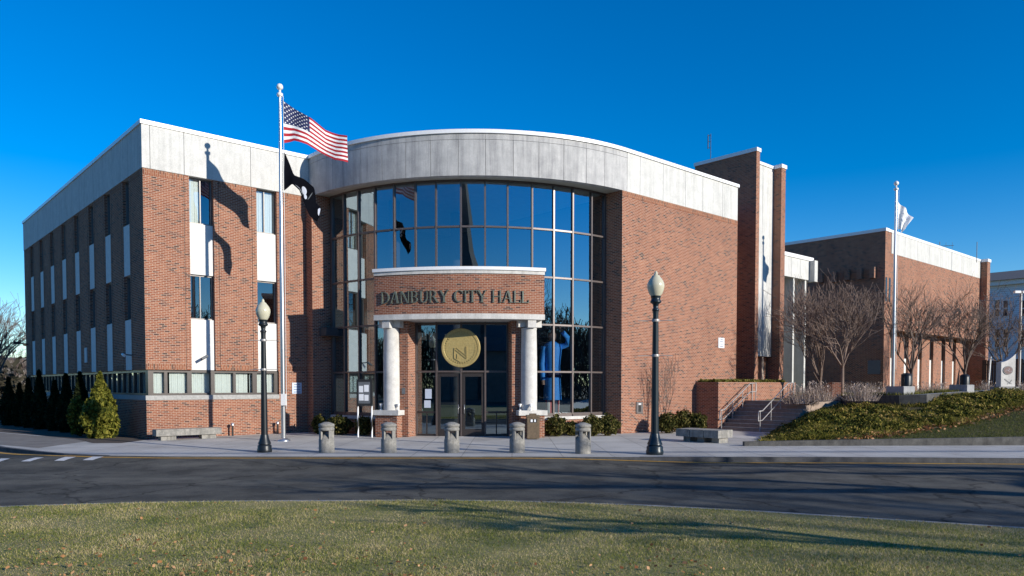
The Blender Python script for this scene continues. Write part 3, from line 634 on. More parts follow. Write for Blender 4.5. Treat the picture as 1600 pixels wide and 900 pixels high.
# --- lettering on the portico, bent to its curve
def glyph(ch):
    T, t, sr = 0.12, 0.045, 0.04
    R = lambda x0, x1, y0, y1: [(x0, y0), (x1, y0), (x1, y1), (x0, y1)]
    def stem(x, w=T, y0=0, y1=1): return [R(x, x+w, y0, y1), R(x-sr, x+w+sr, 0, t)] if y0 > 0 else [R(x, x+w, y0, y1), R(x-sr, x+w+sr, -0.001, t), R(x-sr, x+w+sr, 1-t, 1.001)]
    def arcs(cx, cy, rx, ry, a0, a1, w0, w1, n=14):
        out = []
        for i in range(n):
            p = [rad(a0+(a1-a0)*k/n) for k in (i, i+1)]
            def pt(a, o): ww = (w0*abs(math.sin(a))+w1*abs(math.cos(a)))*o; return (cx+(rx-ww)*math.cos(a), cy+(ry-(w0*1.0)*o)*math.sin(a))
            out.append([pt(p[0], 0), pt(p[1], 0), pt(p[1], 1), pt(p[0], 1)])
        return out
    def diag(x0, y0, x1, y1, w): return [[(x0, y0), (x0+w, y0), (x1+w, y1), (x1, y1)]]
    if ch == 'D': return stem(0.05)+arcs(0.21, 0.5, 0.62, 0.5, -90, 90, t, T*1.05), 0.95
    if ch == 'A': return diag(0.02, 0, 0.40, 1, 0.06)+diag(0.64, 0, 0.38, 1, 0.17)+[R(0.16, 0.68, 0.32, 0.32+t), R(-0.04, 0.18, 0, t), R(0.56, 0.88, 0, t)], 0.95
    if ch == 'N': return [R(0.08, 0.14, 0, 1), R(0.78, 0.84, 0, 1), R(0.0, 0.22, 0, t), R(0.68, 0.94, 1-t, 1), R(-0.02, 0.14, 1-t, 1)]+diag(0.68, 0, 0.06, 1, 0.17), 1.02
    if ch == 'B': return stem(0.05)+arcs(0.21, 0.745, 0.40, 0.255, -90, 90, t, T*0.95)+arcs(0.21, 0.27, 0.47, 0.27, -90, 90, t, T), 0.82
    if ch == 'U': return [R(0.08, 0.24, 0.33, 1), R(0.68, 0.74, 0.33, 1), R(0.0, 0.32, 1-t, 1), R(0.6, 0.82, 1-t, 1)]+arcs(0.41, 0.33, 0.33, 0.335, 180, 360, 0.07, 0.10), 0.92
    if ch == 'R': return stem(0.05)+arcs(0.21, 0.74, 0.42, 0.26, -90, 90, t, T)+diag(0.68, 0, 0.32, 0.5, 0.17)+[R(0.66, 0.92, 0, t)], 0.92
    if ch == 'Y': return [R(0.34, 0.5, 0, 0.48), R(0.26, 0.58, 0, t), R(-0.04, 0.26, 1-t, 1), R(0.62, 0.86, 1-t, 1)]+diag(0.34, 0.45, 0.02, 1, 0.17)+diag(0.43, 0.45, 0.72, 1, 0.06), 0.88
    if ch == 'C': return arcs(0.48, 0.5, 0.46, 0.5, 50, 310, 0.06, 0.16, 20)+[R(0.74, 0.8, 0.72, 0.95)], 0.90
    if ch == 'I': return stem(0.08), 0.36
    if ch == 'T': return [R(0.32, 0.48, 0, 1), R(0.24, 0.56, 0, t), R(0.0, 0.8, 1-t, 1), R(0.0, 0.05, 0.76, 1), R(0.75, 0.8, 0.76, 1)], 0.84
    if ch == 'H': return stem(0.06)+stem(0.68)+[R(0.2, 0.7, 0.49, 0.49+t)], 0.98
    if ch == 'L': return stem(0.06)+[R(0.1, 0.68, 0, t), R(0.63, 0.68, 0, 0.27)], 0.74
    return [], 0.42
txt = 'DANBURY CITY HALL'; tot = sum(glyph(c_)[1] for c_ in txt)-0.08
def ang_on_band(px):
    d = ray(px, 460)[:2]; d = d/np.linalg.norm(d); c_ = np.array([-1.74, 39.69]); b_ = d@c_; t = b_-math.sqrt(b_*b_-(c_@c_-9.9**2)); p = d*t-c_; return math.degrees(math.atan2(p[1], p[0]))
al, ar = ang_on_band(596), ang_on_band(826)
zb, hh = atD(700, 472.5, 29.85)[2], 0.47
kx = (ar-al)/tot; cur = 0.0; le = MB()
for ch in txt:
    polys, adv = glyph(ch)
    for pgn in polys:
        a_ = sum(pgn[i][0]*pgn[(i+1) % len(pgn)][1]-pgn[(i+1) % len(pgn)][0]*pgn[i][1] for i in range(len(pgn)))
        if a_ < 0: pgn = pgn[::-1]
        fpt = [(*pol(GC, 9.945, al+(cur+x)*kx), zb+y*hh) for x, y in pgn]; bpt = [(*pol(GC, 9.884, al+(cur+x)*kx), zb+y*hh) for x, y in pgn]
        le.face(fpt); le.face(bpt[::-1])
        for i in range(len(pgn)): j = (i+1) % len(pgn); le.face([fpt[i], bpt[i], bpt[j], fpt[j]])
    cur += adv
le.build('lettering', 'letter_metal', portico)

# --- the brick chimney tower at the right end and the canopy beyond it
UT, WT = loc(13.1, 41.0)
def uat(px, w, y=450): return onfront(px, y, w)[0]
zt1, zt2 = atD(1180, 231, 41)[2], onfront(1215, 243, WT-0.05)[1]
u1, u2a = UT+0.34, uat(1208.5, WT+0.55)
u2a = uat(1219, WT); u3 = uat(1225.5, WT); 
up_ = u2a
tw = MB(); tw.box(UT, u1, WT, WT+3.9, 0, zt1-0.16); tw.box(u1, u3, WT+0.75, WT+3.9, 0, zt1-0.75); tw.box(u2a, u3, WT, WT+0.75, 0, zt1-0.55); tower = tw.build('tower', 'brick', hall)
g = MB(); g.box(UT-0.05, u1+0.05, WT-0.05, WT+3.95, zt1-0.16, zt1+0.03); g.box(u1+0.05, u2a-0.05, WT+0.42, WT+3.9, zt1-0.55, zt1-0.4); g.box(u2a-0.05, u3+0.05, WT-0.05, WT+0.9, zt1-0.55, zt1-0.35); g.build('coping', 'coping_white', tower)
zpb = onfront(1195, 557, WT+0.5)[1]
g = MB(); um = (u1+u2a)/2; g.box(u1+0.02, um-0.01, WT+0.48, WT+0.74, zpb, zt1-0.55); g.box(um+0.01, u2a-0.02, WT+0.48, WT+0.74, zpb, zt1-0.55); g.build('concrete_panel', 'fascia_concrete', tower)
g = MB(); g.box(u1+0.05, u1+0.75, WT+0.6, WT+0.745, 1.9, zpb-0.02); g.box(um+0.25, um+0.45, WT+0.55, WT+0.745, 1.9, zpb-0.02); g.build('lower_panel', 'step_stone', tower)
g = MB(); g.box(UE-0.3, UT+0.2, WT+2.5, WT+3.2, 0, ZC-0.5); g.build('rear_wall', 'brick', hall)
an = MB(); q = (UT+0.8, WT+3.4); za = zt1
an.tube([(*q, za-0.2), (*q, za+1.75)], 0.018, 5); an.tube([(q[0]-0.12, q[1]+0.1, za+0.9), (q[0]-0.12, q[1]+0.1, za+1.7)], 0.03, 5); 
for z in (0.95, 1.3, 1.65): an.tube([(*q, za+z), (q[0]-0.12, q[1]+0.1, za+z)], 0.015, 4)
o = an.build('antenna', 'lamp_black'); o.location = (LC[0], LC[1], 0); o.rotation_euler = (0, 0, TH); tag(o, 'thin radio aerial on top of the tall brick tower', 'antenna')
# canopy of white concrete on deep fins
WC = WT+1.1
uc0, uc1 = uat(1222, WC), uat(1264, WC); zc1, zc0 = onfront(1264, 402, WC)[1], onfront(1264, 438, WC)[1]
canopy = thing('canopy', (*glob((uc0+uc1)/2, WC+1), 2.0), 'white concrete canopy on tall fins between the brick tower and the rear brick building', 'canopy', TH)
cb = np.array([(uc0+uc1)/2, WC+1]); 
def lc(mb_fn): pass
g = MB(); w_ = (uc1-uc0)/2
for i in range(3): a0 = -w_+i*2*w_/3; g.box(a0+0.01, a0+2*w_/3-0.01, -1, 0.2, zc0-2, zc1-2.22)
g.box(-w_+0.02, w_-0.02, -0.95, 2.5, zc0-1.95, zc1-2.25); g.box(w_, w_+0.4, -1.35, 2.5, zc0-2.1, zc1-2.22); g.build('fascia', 'fascia_concrete', canopy)
g = MB(); g.box(-w_, w_+0.45, -1.06, 2.5, zc1-2.22, zc1-2.0); g.build('coping', 'coping_white', canopy)
for px in (1224.5, 1242, 1260): uu = uat(px, WC, 520)-cb[0]; g = MB(); g.box(uu-0.09, uu+0.09, -0.9, 1.6, -2.2, zc0-2.0); g.build('fin', 'fascia_concrete', canopy)
g = MB(); g.box(-w_, w_+0.4, 1.7, 2.0, -2.2, zc0-2.1); g.build('rear_wall', 'interior_wall', canopy)

# ------------------------------------------------------------------ medallion over the doors
md = pol(GC, GR+0.16, AX); mw = LC+DF*md[0]+DL*md[1]
zm = atD(720.5, 543.5, mw[1])[2]; face_rot = TH+rad(AX-TW)+PI/2
med = thing('medallion', (mw[0], mw[1], zm), 'round gold medallion with a raised letter N hanging over the entrance doors', 'medallion', face_rot)
R_ = 0.80
g = MB(); rows = []
for r_, y_ in ((R_, 0.05), (R_, -0.05), (R_-0.02, -0.07), (R_-0.10, -0.07), (R_-0.12, -0.05), (0.001, -0.05)): rows.append([(r_*math.cos(2*PI*i/64), y_, r_*math.sin(2*PI*i/64)) for i in range(64)])
g.grid(rows, 0, True, False); g.face([(R_*math.cos(-2*PI*i/64), 0.05, R_*math.sin(-2*PI*i/64)) for i in range(64)]); g.build('disc', 'gold', med)
g = MB()
def mbar(x0, z0, x1, z1, w=0.011):
    d = np.array([x1-x0, z1-z0]); L = np.linalg.norm(d); d /= L; e = np.array([-d[1], d[0]])*w
    P = [(x0-e[0], z0-e[1]), (x1-e[0], z1-e[1]), (x1+e[0], z1+e[1]), (x0+e[0], z0+e[1])]
    f_ = [(x, -0.078, z) for x, z in P]; g.face(f_)
    for i in range(4): j = (i+1) % 4; g.face([f_[i], (P[i][0], -0.05, P[i][1]), (P[j][0], -0.05, P[j][1]), f_[j]])
sc_ = 0.8/345.0
def em(px, py): return ((px-455)*sc_, (480-py)*sc_)
for a, b_ in (((340, 485), (340, 665)), ((340, 665), (450, 730)), ((345, 500), (560, 672)), ((560, 672), (560, 460)), ((395, 590), (395, 670)), ((385, 485), (545, 612)), ((545, 612), (545, 470)), ((340, 485), (385, 485)), ((545, 462), (560, 460))): mbar(*em(*a), *em(*b_))
g.build('emblem', 'gold', med)
g = MB()
for i in range(40):
    a = 2*PI*i/40
    if 3 <= i <= 6: continue
    g.obox((0.63*math.cos(a), 0), (1, 0), 0.014, 0.001, 0, 0.001) if False else None
    x, z = 0.62*math.cos(a), 0.62*math.sin(a); mbar(x*0.95, z*0.95, x*1.05, z*1.05, 0.012)
g.build('rim_lettering', 'gold', med)

# ------------------------------------------------------------------ rear brick building
RB = np.array([24.0, 49.0]); rbu, rbw = loc(*RB)
rear = thing('brick_building', (RB[0], RB[1], 1.9), 'long brick building behind the bare trees with a white panelled parapet', 'building', TH)
def rp(x, y): u, z = onfront(x, y, rbw); return u-rbu, z-1.9
def rs(x, y): w, z = onside(x, y, rbu); return w-rbw, z-1.9
UL = rp(1530, 500)[0]; zt = rp(1382, 355)[1]; zb2 = rp(1384, 394)[1]; zrec1 = rp(1384, 514)[1]
WL = 20.0
g = MB()
g.box(0, 0.9, 0, 0.5, -1, zt-0.2); g.box(0.9, UL, 0, 0.5, zrec1, zb2+0.02); g.box(0.9, UL, 0.18, 0.5, zb2+0.02, zt-0.2)
wx = []
for px in (1392, 1413, 1434, 1455, 1473, 1491, 1508): wx.append(rp(px, 560)[0])
prev = 0.9
for k_, u in enumerate(wx):
    g.box(prev, u-0.02, 0.9, 1.3, -1, zrec1); prev = u+0.75
g.box(prev, UL, 0.9, 1.3, -1, zrec1); g.box(0.9, UL, 0.5, 1.3, zrec1, zrec1+0.3)
g.box(0, 0.5, 0.5, WL, -1, zt-0.2); g.box(UL, UL+0.7, -0.5, 8, -1, zt-0.25); g.box(0.5, UL, WL-0.4, WL, -1, zt-0.3)
g.build('wall', 'brick', rear)
g = MB(); g.box(-0.05, 0.55, -0.05, WL, zt-0.2, zt); g.box(0.55, UL, -0.05, 0.6, zt-0.2, zt-0.03); g.box(UL-0.03, UL+0.75, -0.55, 8, zt-0.25, zt-0.02); g.build('coping', 'coping_white', rear)
g = MB(); k_ = 1.0; n_p = 8
for i in range(n_p): a0 = 0.92+(UL-0.94)*i/n_p; g.box(a0+0.012, a0+(UL-0.94)/n_p-0.012, -0.02, 0.17, zb2+0.02, zt-0.2)
g.build('parapet_panel', 'fascia_concrete', rear)
g = MB(); g.box(0.5, UL, 0.6, WL-0.4, zt-0.5, zt-0.35); g.build('roof', 'roof_dark', rear)
zs1, zs0 = rp(1385, 433)[1], rp(1385, 471)[1]
for px in (1384.5, 1390): u = rp(px, 450)[0]; g = MB(); g.box(u-0.13, u+0.13, -0.012, 0.05, zs0, zs1); o = g.build('window', 'bronze_frame', rear); g = MB(); g.box(u-0.09, u+0.09, -0.016, -0.013, zs0+0.06, zs1-0.06); g.build('pane', 'dark_glass', o)
zw = rp(1392, 557)[1]
for u in wx:
    g = MB(); g.box(u, u+0.73, 1.05, 1.15, -1, zw); g.build('spandrel_panel', 'panel_white', rear)
    g = MB(); g.box(u, u+0.73, 1.1, 1.2, zw+0.01, zrec1-0.01); o = g.build('window', 'bronze_frame', rear); g = MB(); g.box(u+0.06, u+0.67, 1.09, 1.097, zw+0.07, zrec1-0.06); g.build('pane', 'dark_glass', o)
for px, py in ((1284.5, 434), (1305.5, 433), (1325.5, 430), (1345.5, 428.5), (1365.5, 426.5)):
    w_, z_ = rs(px, py); g = MB(); g.box(-0.32, -0.004, w_-0.15, w_+0.15, z_-0.35, z_+0.35); g.build('vent_box', 'brick', rear)
w_, z_ = rs(1366, 574); g = MB(); g.box(-0.05, -0.003, w_-0.4, w_+0.4, z_-0.45, z_+0.45)
o = g.build('wall_plaque', 'emblem_grey'); o.location = rear.location; o.rotation_euler = (0, 0, TH); tag(o, 'square grey plaque on the shaded side of the rear brick building', 'plaque')
def aerial(px, y0, y1, Yd, label, yagi=False):
    p0, p1 = atD(px, y1, Yd), atD(px, y0, Yd); g = MB(); g.tube([(0, 0, 0), (0, 0, p1[2]-p0[2])], 0.025, 5)
    h = p1[2]-p0[2]
    if yagi:
        g.tube([(-0.9, 0.3, h*0.7), (0.9, -0.3, h*0.7)], 0.02, 4)
        for k_ in range(5): x = -0.8+0.4*k_; g.tube([(x, -x/3, h*0.7-0.25), (x, -x/3, h*0.7+0.25)], 0.012, 4)
    o = g.build('antenna', 'emblem_grey'); o.location = tuple(p0); tag(o, label, 'antenna')
aerial(1468, 378, 400, 58, 'spiky television aerial on the roof of the rear brick building', True)
aerial(1526, 378, 410, 56, 'thin whip aerial at the far right corner of the rear brick building')

# ------------------------------------------------------------------ lamps
def lamp(name, pos, sc, label, mat, zoff=0):
    t = thing(name, (pos[0], pos[1], 0), label, 'street lamp', 0, 'street lamps along the kerb'); t.scale = (sc, sc, sc)
    k = 0.01944
    g = MB(); g.lathe([(0.255, 0), (0.262, 0.03), (0.262, 0.12), (0.245, 0.15), (0.25, 0.22), (0.235, 0.26), (0.19, 0.29), (0.185, 0.30)], n=28); g.build('base', mat, t)
    g = MB(); g.lathe([(0.225, 0.30), (0.215, 0.34), (0.165, 0.46), (0.135, 0.60), (0.125, 0.64)], n=24, flute=0.04); g.build('skirt', mat, t)
    g = MB(); g.lathe([(0.112, 0.64), (0.10, 2.0), (0.078, 4.25), (0.085, 4.34)], n=24, flute=0.07); g.build('shaft', mat, t)
    g = MB(); g.lathe([(0.085, 4.34), (0.11, 4.36), (0.11, 4.40), (0.075, 4.43), (0.09, 4.55), (0.16, 4.60), (0.175, 4.63), (0.15, 4.66), (0.13, 4.72), (0.15, 4.77), (0.155, 4.80)], n=24); g.build('collar', mat, t)
    g = MB(); g.lathe([(0.15, 4.80), (0.20, 4.88), (0.245, 5.0), (0.258, 5.1), (0.25, 5.18), (0.21, 5.27), (0.16, 5.34), (0.13, 5.37), (0.12, 5.40), (0.07, 5.43), (0.05, 5.46), (0.055, 5.49), (0.02, 5.55)], n=28); g.build('globe', 'globe', t)
    for z in (4.06, 3.0):
        g = MB(); g.tube([(-0.52, 0.06, z), (0.52, -0.06, z)], 0.012, 6); g.lathe([(0.11, z-0.04), (0.12, z), (0.11, z+0.04)], n=16); g.build('banner_arm', 'rail_metal', t)
    return t
pr = atZ(1023, 710, 0); lamp('street_lamp', pr, 1.0, 'street lamp with acorn globe in front of the plain right brick wall', 'lamp_green')
plm = atZ(413.5, 706.5, 0); lamp('street_lamp', plm, 0.865, 'street lamp with acorn globe in front of the left wing windows', 'lamp_black')

# ------------------------------------------------------------------ flagpoles and flags
def flagpole(pos, z0, h, label, r=0.085):
    t = thing('flagpole', (pos[0], pos[1], z0), label, 'flagpole')
    g = MB(); g.lathe([(r, 0), (r, h*0.35), (r*0.62, h)], n=18); g.build('shaft', 'steel', t)
    g = MB(); g.lathe([(r*3.0, 0), (r*3.0, 0.03), (r*1.8, 0.10), (r*1.25, 0.12)], n=20); g.build('base_flange', 'steel', t)
    g = MB(); g.lathe([(r*0.9, h-0.02), (r*1.3, h+0.02), (r*1.3, h+0.09), (r*0.5, h+0.13), (r*0.4, h+0.25)], n=16); g.ball((0, 0, h+0.34), 0.12); g.build('finial', 'white_metal', t)
    g = MB(); g.tube([(r*1.6, -0.02, 1.2), (r*1.5, -0.02, h)], 0.008, 4); g.build('halyard', 'white_metal', t)
    return t
pp = atZ(443, 689, 0); hp = atD(438.5, 146, pp[1])[2]-0.1
fp1 = flagpole(pp, 0, hp, 'tall steel flagpole flying the striped flag by the left wing')
g = MB(); g.box(-0.02, 0.16, -0.22, -0.05, 1.35, 1.78); g.build('winch_box', 'white_metal', fp1)
PXM = pp[1]/F
def interp(pts, s):
    return np.interp(s, [p[0] for p in pts], [p[1] for p in pts]), np.interp(s, [p[0] for p in pts], [p[2] for p in pts])
def flag_surface(top, bot, wave, phase, sc):
    def P(s, t):
        x0, y0 = interp(top, s); x1, y1 = interp(bot, s); x = x0+(x1-x0)*t; y = y0+(y1-y0)*t
        return (x*sc, wave*math.sin(2*PI*(1.6*s+0.25*t)+phase)*min(1, s*4)+0.2*x*sc, -y*sc)
    return P
def flag_grid(mb, P, ns, ntt, mat, off=0.0, s0=0, s1=1, t0=0, t1=1):
    mb.grid([[P(s0+(s1-s0)*i/ns, t0+(t1-t0)*j/ntt) for i in range(ns+1)] for j in range(ntt+1)], mat)
# striped flag
usf = thing('flag', (pp[0]+0.1, pp[1]-0.03, atD(444, 157, pp[1])[2]), 'striped flag with a starred blue corner flying from the tall left pole', 'flag')
P = flag_surface([(0, 0, 0), (0.2, 17, 11), (0.45, 43, 26), (0.65, 62, 40), (0.85, 82, 46), (1, 96, 49)], [(0, 2, 65), (0.18, 17, 61), (0.38, 37, 66), (0.6, 58, 77), (0.8, 78, 87), (1, 97, 90)], 0.12, 0.3, PXM)
g = MB(); flag_grid(g, P, 40, 26, lambda i, j: (2 if (j < 16 and i < 7*2) else (i//2) % 2)); 
# (rows are t, columns are s): recolour by row parity and canton
g = MB(); g.grid([[P(i/40, j/26) for i in range(41)] for j in range(27)], lambda i, j: 2 if (i < 14 and j < 17) else (1 if (i//2) % 2 else 0))
g.build('cloth', ['flag_red', 'flag_white', 'flag_blue'], usf)
g = MB()
for r_ in range(9):
    nst = 6 if r_ % 2 == 0 else 5
    for c_ in range(nst):
        s_ = ((c_+0.5)/6 if nst == 6 else (c_+1)/6)*0.42; t_ = (r_+0.5)/9*(14/26)
        for o_ in (-0.008, 0.008):
            pts = []
            for q in range(10):
                a = 2*PI*q/10; rr = (0.040 if q % 2 == 0 else 0.018); p = P(s_+rr*math.sin(a)/2.4, t_-rr*math.cos(a)/1.6); pts.append((p[0], p[1]+o_, p[2]))
            g.face(pts)
g.build('stars', 'flag_white', usf)
# black flag
blk = thing('flag', (pp[0]+0.16, pp[1]-0.05, atD(449, 237, pp[1])[2]), 'furled black flag with a white emblem hanging below the striped flag', 'flag')
P = flag_surface([(0, 0, 0), (0.25, 14, 36), (0.42, 30, 42), (0.58, 43, 53), (0.75, 45, 76), (0.9, 54, 84), (1, 52, 98)], [(0, -1, 60), (0.22, 12, 50), (0.4, 21, 58), (0.55, 26, 74), (0.7, 32, 88), (0.85, 38, 99), (1, 47, 106)], 0.10, 1.0, PXM)
g = MB(); g.grid([[P(i/30, j/14) for i in range(31)] for j in range(15)], 0); g.build('cloth', 'flag_black', blk)
g = MB()
for o_ in (-0.02, 0.02):
    def disc(cs, ct, rs, rt, m, oo):
        pts = []
        for q in range(16): a = 2*PI*q/16; p = P(cs+rs*math.cos(a), ct+rt*math.sin(a)); pts.append((p[0], p[1]+oo, p[2]))
        c0 = P(cs, ct); c0 = (c0[0], c0[1]+oo, c0[2])
        for q in range(16): g.face([c0, pts[q], pts[(q+1) % 16]], m)
    disc(0.48, 0.60, 0.05, 0.20, 0, o_); disc(0.54, 0.74, 0.035, 0.10, 0, o_); disc(0.93, 0.2, 0.05, 0.16, 0, o_); disc(0.60, 0.45, 0.008, 0.25, 2, o_); disc(0.40, 0.85, 0.10, 0.012, 0, o_)
g.build('emblem', ['flag_pale', 'flag_black', 'emblem_grey'], blk)
# second pole and white flag
p2 = np.array([19.45, 38.7]); zb2_ = 1.75; h2 = atD(1402, 294, 38.7)[2]-zb2_-0.1
flagpole(p2, zb2_, h2, 'white flagpole flying the plain pale flag among the bare trees on the right', 0.085)
wfl = thing('flag', (p2[0]+0.1, p2[1], atD(1402, 315, 38.7)[2]), 'small white flag with a pale blue emblem on the right pole', 'flag')
P = flag_surface([(0, 0, 0), (0.4, 11, 9), (0.8, 21, 19), (1, 26, 24)], [(0, 0, 42), (0.3, 5, 43), (0.6, 9, 47), (1, 15, 37)], 0.10, 0.5, 38.7/F)
g = MB(); g.grid([[P(i/20, j/14) for i in range(21)] for j in range(15)], 0); g.build('cloth', 'flag_white', wfl)
g = MB()
for o_ in (-0.015, 0.015): disc(0.42, 0.45, 0.2, 0.2, 0, o_); disc(0.75, 0.2, 0.12, 0.12, 0, o_)
g.build('emblem', 'flag_pale', wfl)

# ------------------------------------------------------------------ bollards
bol = thing('bollard', (0, 0, 0), 'x', 'bollard', 0, 'concrete bollards along the entrance kerb')
g = MB(); g.lathe([(0.235, -0.02), (0.24, 0.02), (0.24, 0.40), (0.235, 0.42), (0.06, 0.60), (0.01, 0.61)], n=28); g.build('base', 'bollard_concrete', bol)
for k_ in range(4):
    g = MB(); a0 = PI/4+k_*PI/2; rows = []
    for r_, z_ in ((0.17, 0.40), (0.24, 0.40), (0.24, 0.69), (0.17, 0.69)): rows.append([(r_*math.cos(a0-0.24+0.48*q/6), r_*math.sin(a0-0.24+0.48*q/6), z_) for q in range(7)])
    rows.append(rows[0]); g.grid(rows, 0, False, False)
    for q in (0, 6): g.face([r[q] for r in rows[:4]])
    g.build('post', 'bollard_concrete', bol)
g = MB(); g.lathe([(0.18, 0.688), (0.24, 0.69), (0.24, 0.775), (0.215, 0.785), (0.215, 0.805), (0.245, 0.815), (0.245, 0.885), (0.235, 0.895), (0.08, 0.955), (0.01, 0.96)], n=28); g.build('cap', 'bollard_concrete', bol)
bl_lab = ['concrete bollard nearest the flagpole, leftmost of the row', 'concrete bollard in front of the left portico pedestal', 'concrete bollard in front of the entrance doors', 'concrete bollard in front of the trash bin', 'concrete bollard in front of the blue statue window, rightmost of the row']
for i, (px, py) in enumerate(((510.5, 707), (607.5, 707), (706, 707), (808, 707), (911, 708.5))):
    o = bol if i == 0 else copy_tree(bol); p = atZ(px, py, 0); o.location = (p[0], p[1], 0); o['label'] = bl_lab[i]; o.rotation_euler = (0, 0, 0.1*i)

# ------------------------------------------------------------------ benches
bd = LC-DL*1.15; c0 = onfront(243, 680, -1.15)[0]; c1 = onfront(345, 675, -1.15)[0]
bn = thing('bench', (*glob((c0+c1)/2, -1.0), 0), 'long weathered concrete slab bench under the left wing windows', 'bench', TH)
L = (c1-c0)/2
g = MB(); g.box(-L, L, -0.24, 0.24, 0.17, 0.42); o = g.build('slab', 'bench_concrete', bn)
for s_ in (-1, 1): g = MB(); g.box(s_*L*0.62-0.28, s_*L*0.62+0.28, -0.16, 0.16, -0.01, 0.169); g.build('leg', 'bench_concrete', bn)
pb = atZ(1123, 693.5, 0)
br = thing('bench', (pb[0], pb[1], 0), 'blocky concrete bench of three slabs at the foot of the planted slope', 'bench', TH)
for k_ in range(3): g = MB(); g.box(0.0, 0.95, 0.03+k_*0.62, 0.62+k_*0.62, 0.19, 0.47); g.build('slab', 'bench_concrete', br)
for k_ in range(3): g = MB(); g.box(0.2, 0.78, 0.12+k_*0.62, 0.42+k_*0.62, -0.01, 0.189); g.build('leg', 'bench_concrete', br)

# ------------------------------------------------------------------ bin, boards, small wall things
pb = atZ(832.5, 686, 0)
bi = thing('trash_bin', (pb[0], pb[1], 0), 'square brown trash bin beside the right portico pedestal', 'trash bin', 0.08)
g = MB(); g.box(-0.24, 0.24, -0.24, 0.24, 0.03, 0.86); g.build('body', 'bin_brown', bi)
g = MB(); g.box(-0.26, 0.26, -0.26, 0.26, 0.861, 0.94); g.box(-0.13, 0.13, -0.13, 0.13, 0.941, 1.0); g.build('lid', 'bin_brown', bi)
g = MB(); g.box(-0.14, 0.14, -0.245, -0.2405, 0.66, 0.8); g.build('flap', 'black_plastic', bi); g = MB(); g.box(-0.11, -0.03, -0.2475, -0.246, 0.68, 0.78); g.box(0.03, 0.09, -0.2475, -0.246, 0.68, 0.78); g.build('label', 'sign_paper', bi)
# notice board on striped posts, left of the portico
pn = atD(570, 640, 30.6); nb = thing('notice_board', (pn[0], pn[1], 0), 'black framed notice board on striped posts left of the entrance', 'notice board', rad(-12))
g = MB(); g.box(-0.33, 0.33, -0.05, 0.05, 1.27, 2.35); g.build('frame', 'black_plastic', nb); g = MB(); g.box(-0.25, 0.25, -0.057, -0.051, 1.37, 2.24); g.build('panel', 'emblem_grey', nb)
g = MB()
for x, z, w_, h_ in ((-0.13, 1.95, 0.09, 0.13), (0.1, 1.98, 0.1, 0.14), (-0.12, 1.62, 0.1, 0.13), (0.1, 1.6, 0.09, 0.12)): g.box(x-w_, x+w_, -0.061, -0.058, z-h_, z+h_)
g.build('paper', 'sign_paper', nb)
for s_ in (-1, 1):
    g = MB(); rows = []
    for i in range(25): rows.append([(s_*0.3+0.035*math.cos(2*PI*q/8+i*0.35), 0.035*math.sin(2*PI*q/8+i*0.35), -0.02+1.29*i/24) for q in range(8)])
    g.grid(rows, lambda i, j: 0 if (j//4) % 2 else 1, True); g.build('post', ['sign_paper', 'black_plastic'], nb)
def wall_sign(px0, py0, px1, py1, w, name, label, cat, mat, ink, d=0.03, lines=4):
    u0, z1 = onfront(px0, py0, w); u1_, z0 = onfront(px1, py1, w); t = thing(name, (*glob((u0+u1_)/2, w), (z0+z1)/2), label, cat, TH); a, h = (u1_-u0)/2, (z1-z0)/2
    g = MB(); g.box(-a, a, -d, -0.006, -h, h); g.build('plate', mat, t)
    if lines:
        g = MB()
        for i in range(lines): z = h*0.7-i*1.4*h/max(lines-1, 1); ln = a*random.uniform(0.45, 0.75); g.box(-ln, ln, -d-0.004, -d-0.001, z-h*0.07, z+h*0.07)
        g.build('print', ink, t)
    return t
wall_sign(456, 598, 471, 615, 0.0, 'wall_sign', 'pale blue notice sign on the shaded brick by the flagpole', 'sign', 'sign_blue', 'sign_ink')
wall_sign(1122, 527.5, 1131, 544, WR, 'wall_sign', 'small white sign with printed lines on the right brick wall', 'sign', 'sign_paper', 'sign_ink')
t = wall_sign(993.5, 628, 1003.5, 646, WR, 'wall_box', 'dark metal drop box set in the right brick wall', 'box', 'window_grey', 'black_plastic', 0.04, 0)
g = MB(); g.box(-0.09, 0.09, -0.046, -0.041, -0.18, 0.1); g.build('door', 'black_plastic', t); g = MB(); g.box(-0.09, 0.09, -0.046, -0.041, 0.14, 0.19); g.build('slot', 'sign_paper', t)
def camera_fix(px, py, w, label):
    u, z = onfront(px, py, w); t = thing('security_camera', (*glob(u, w), z), label, 'security camera', TH)
    g = MB(); g.tube([(0.12, 0, 0), (0.1, -0.25, 0.02)], 0.03, 6); g.build('bracket', 'emblem_grey', t); g = MB(); g.tube([(0.12, -0.3, 0.04), (-0.15, -0.4, -0.1)], 0.06, 8); g.build('body', 'emblem_grey', t)
camera_fix(315, 558, 0.1, 'grey security camera on the white panel of the left wing front')
w_, z_ = onside(206, 555, 0.0); t = thing('security_camera', (*glob(0, w_), z_), 'white security camera on the shaded side wall of the left wing', 'security camera', TH)
g = MB(); g.tube([(0, 0, 0), (-0.3, 0, 0.02)], 0.03, 6); g.build('bracket', 'emblem_grey', t); g = MB(); g.tube([(-0.3, 0.15, 0.03), (-0.34, -0.2, -0.03)], 0.06, 8); g.build('body', 'white_metal', t)
w_, z_ = onside(135, 555, 0.0); t = thing('vent_grille', (*glob(0, w_), z_), 'pale vent grille on the shaded side wall of the left wing', 'vent', TH)
g = MB(); g.box(-0.04, -0.004, -0.22, 0.22, -0.35, 0.35); g.build('plate', 'panel_white', t)
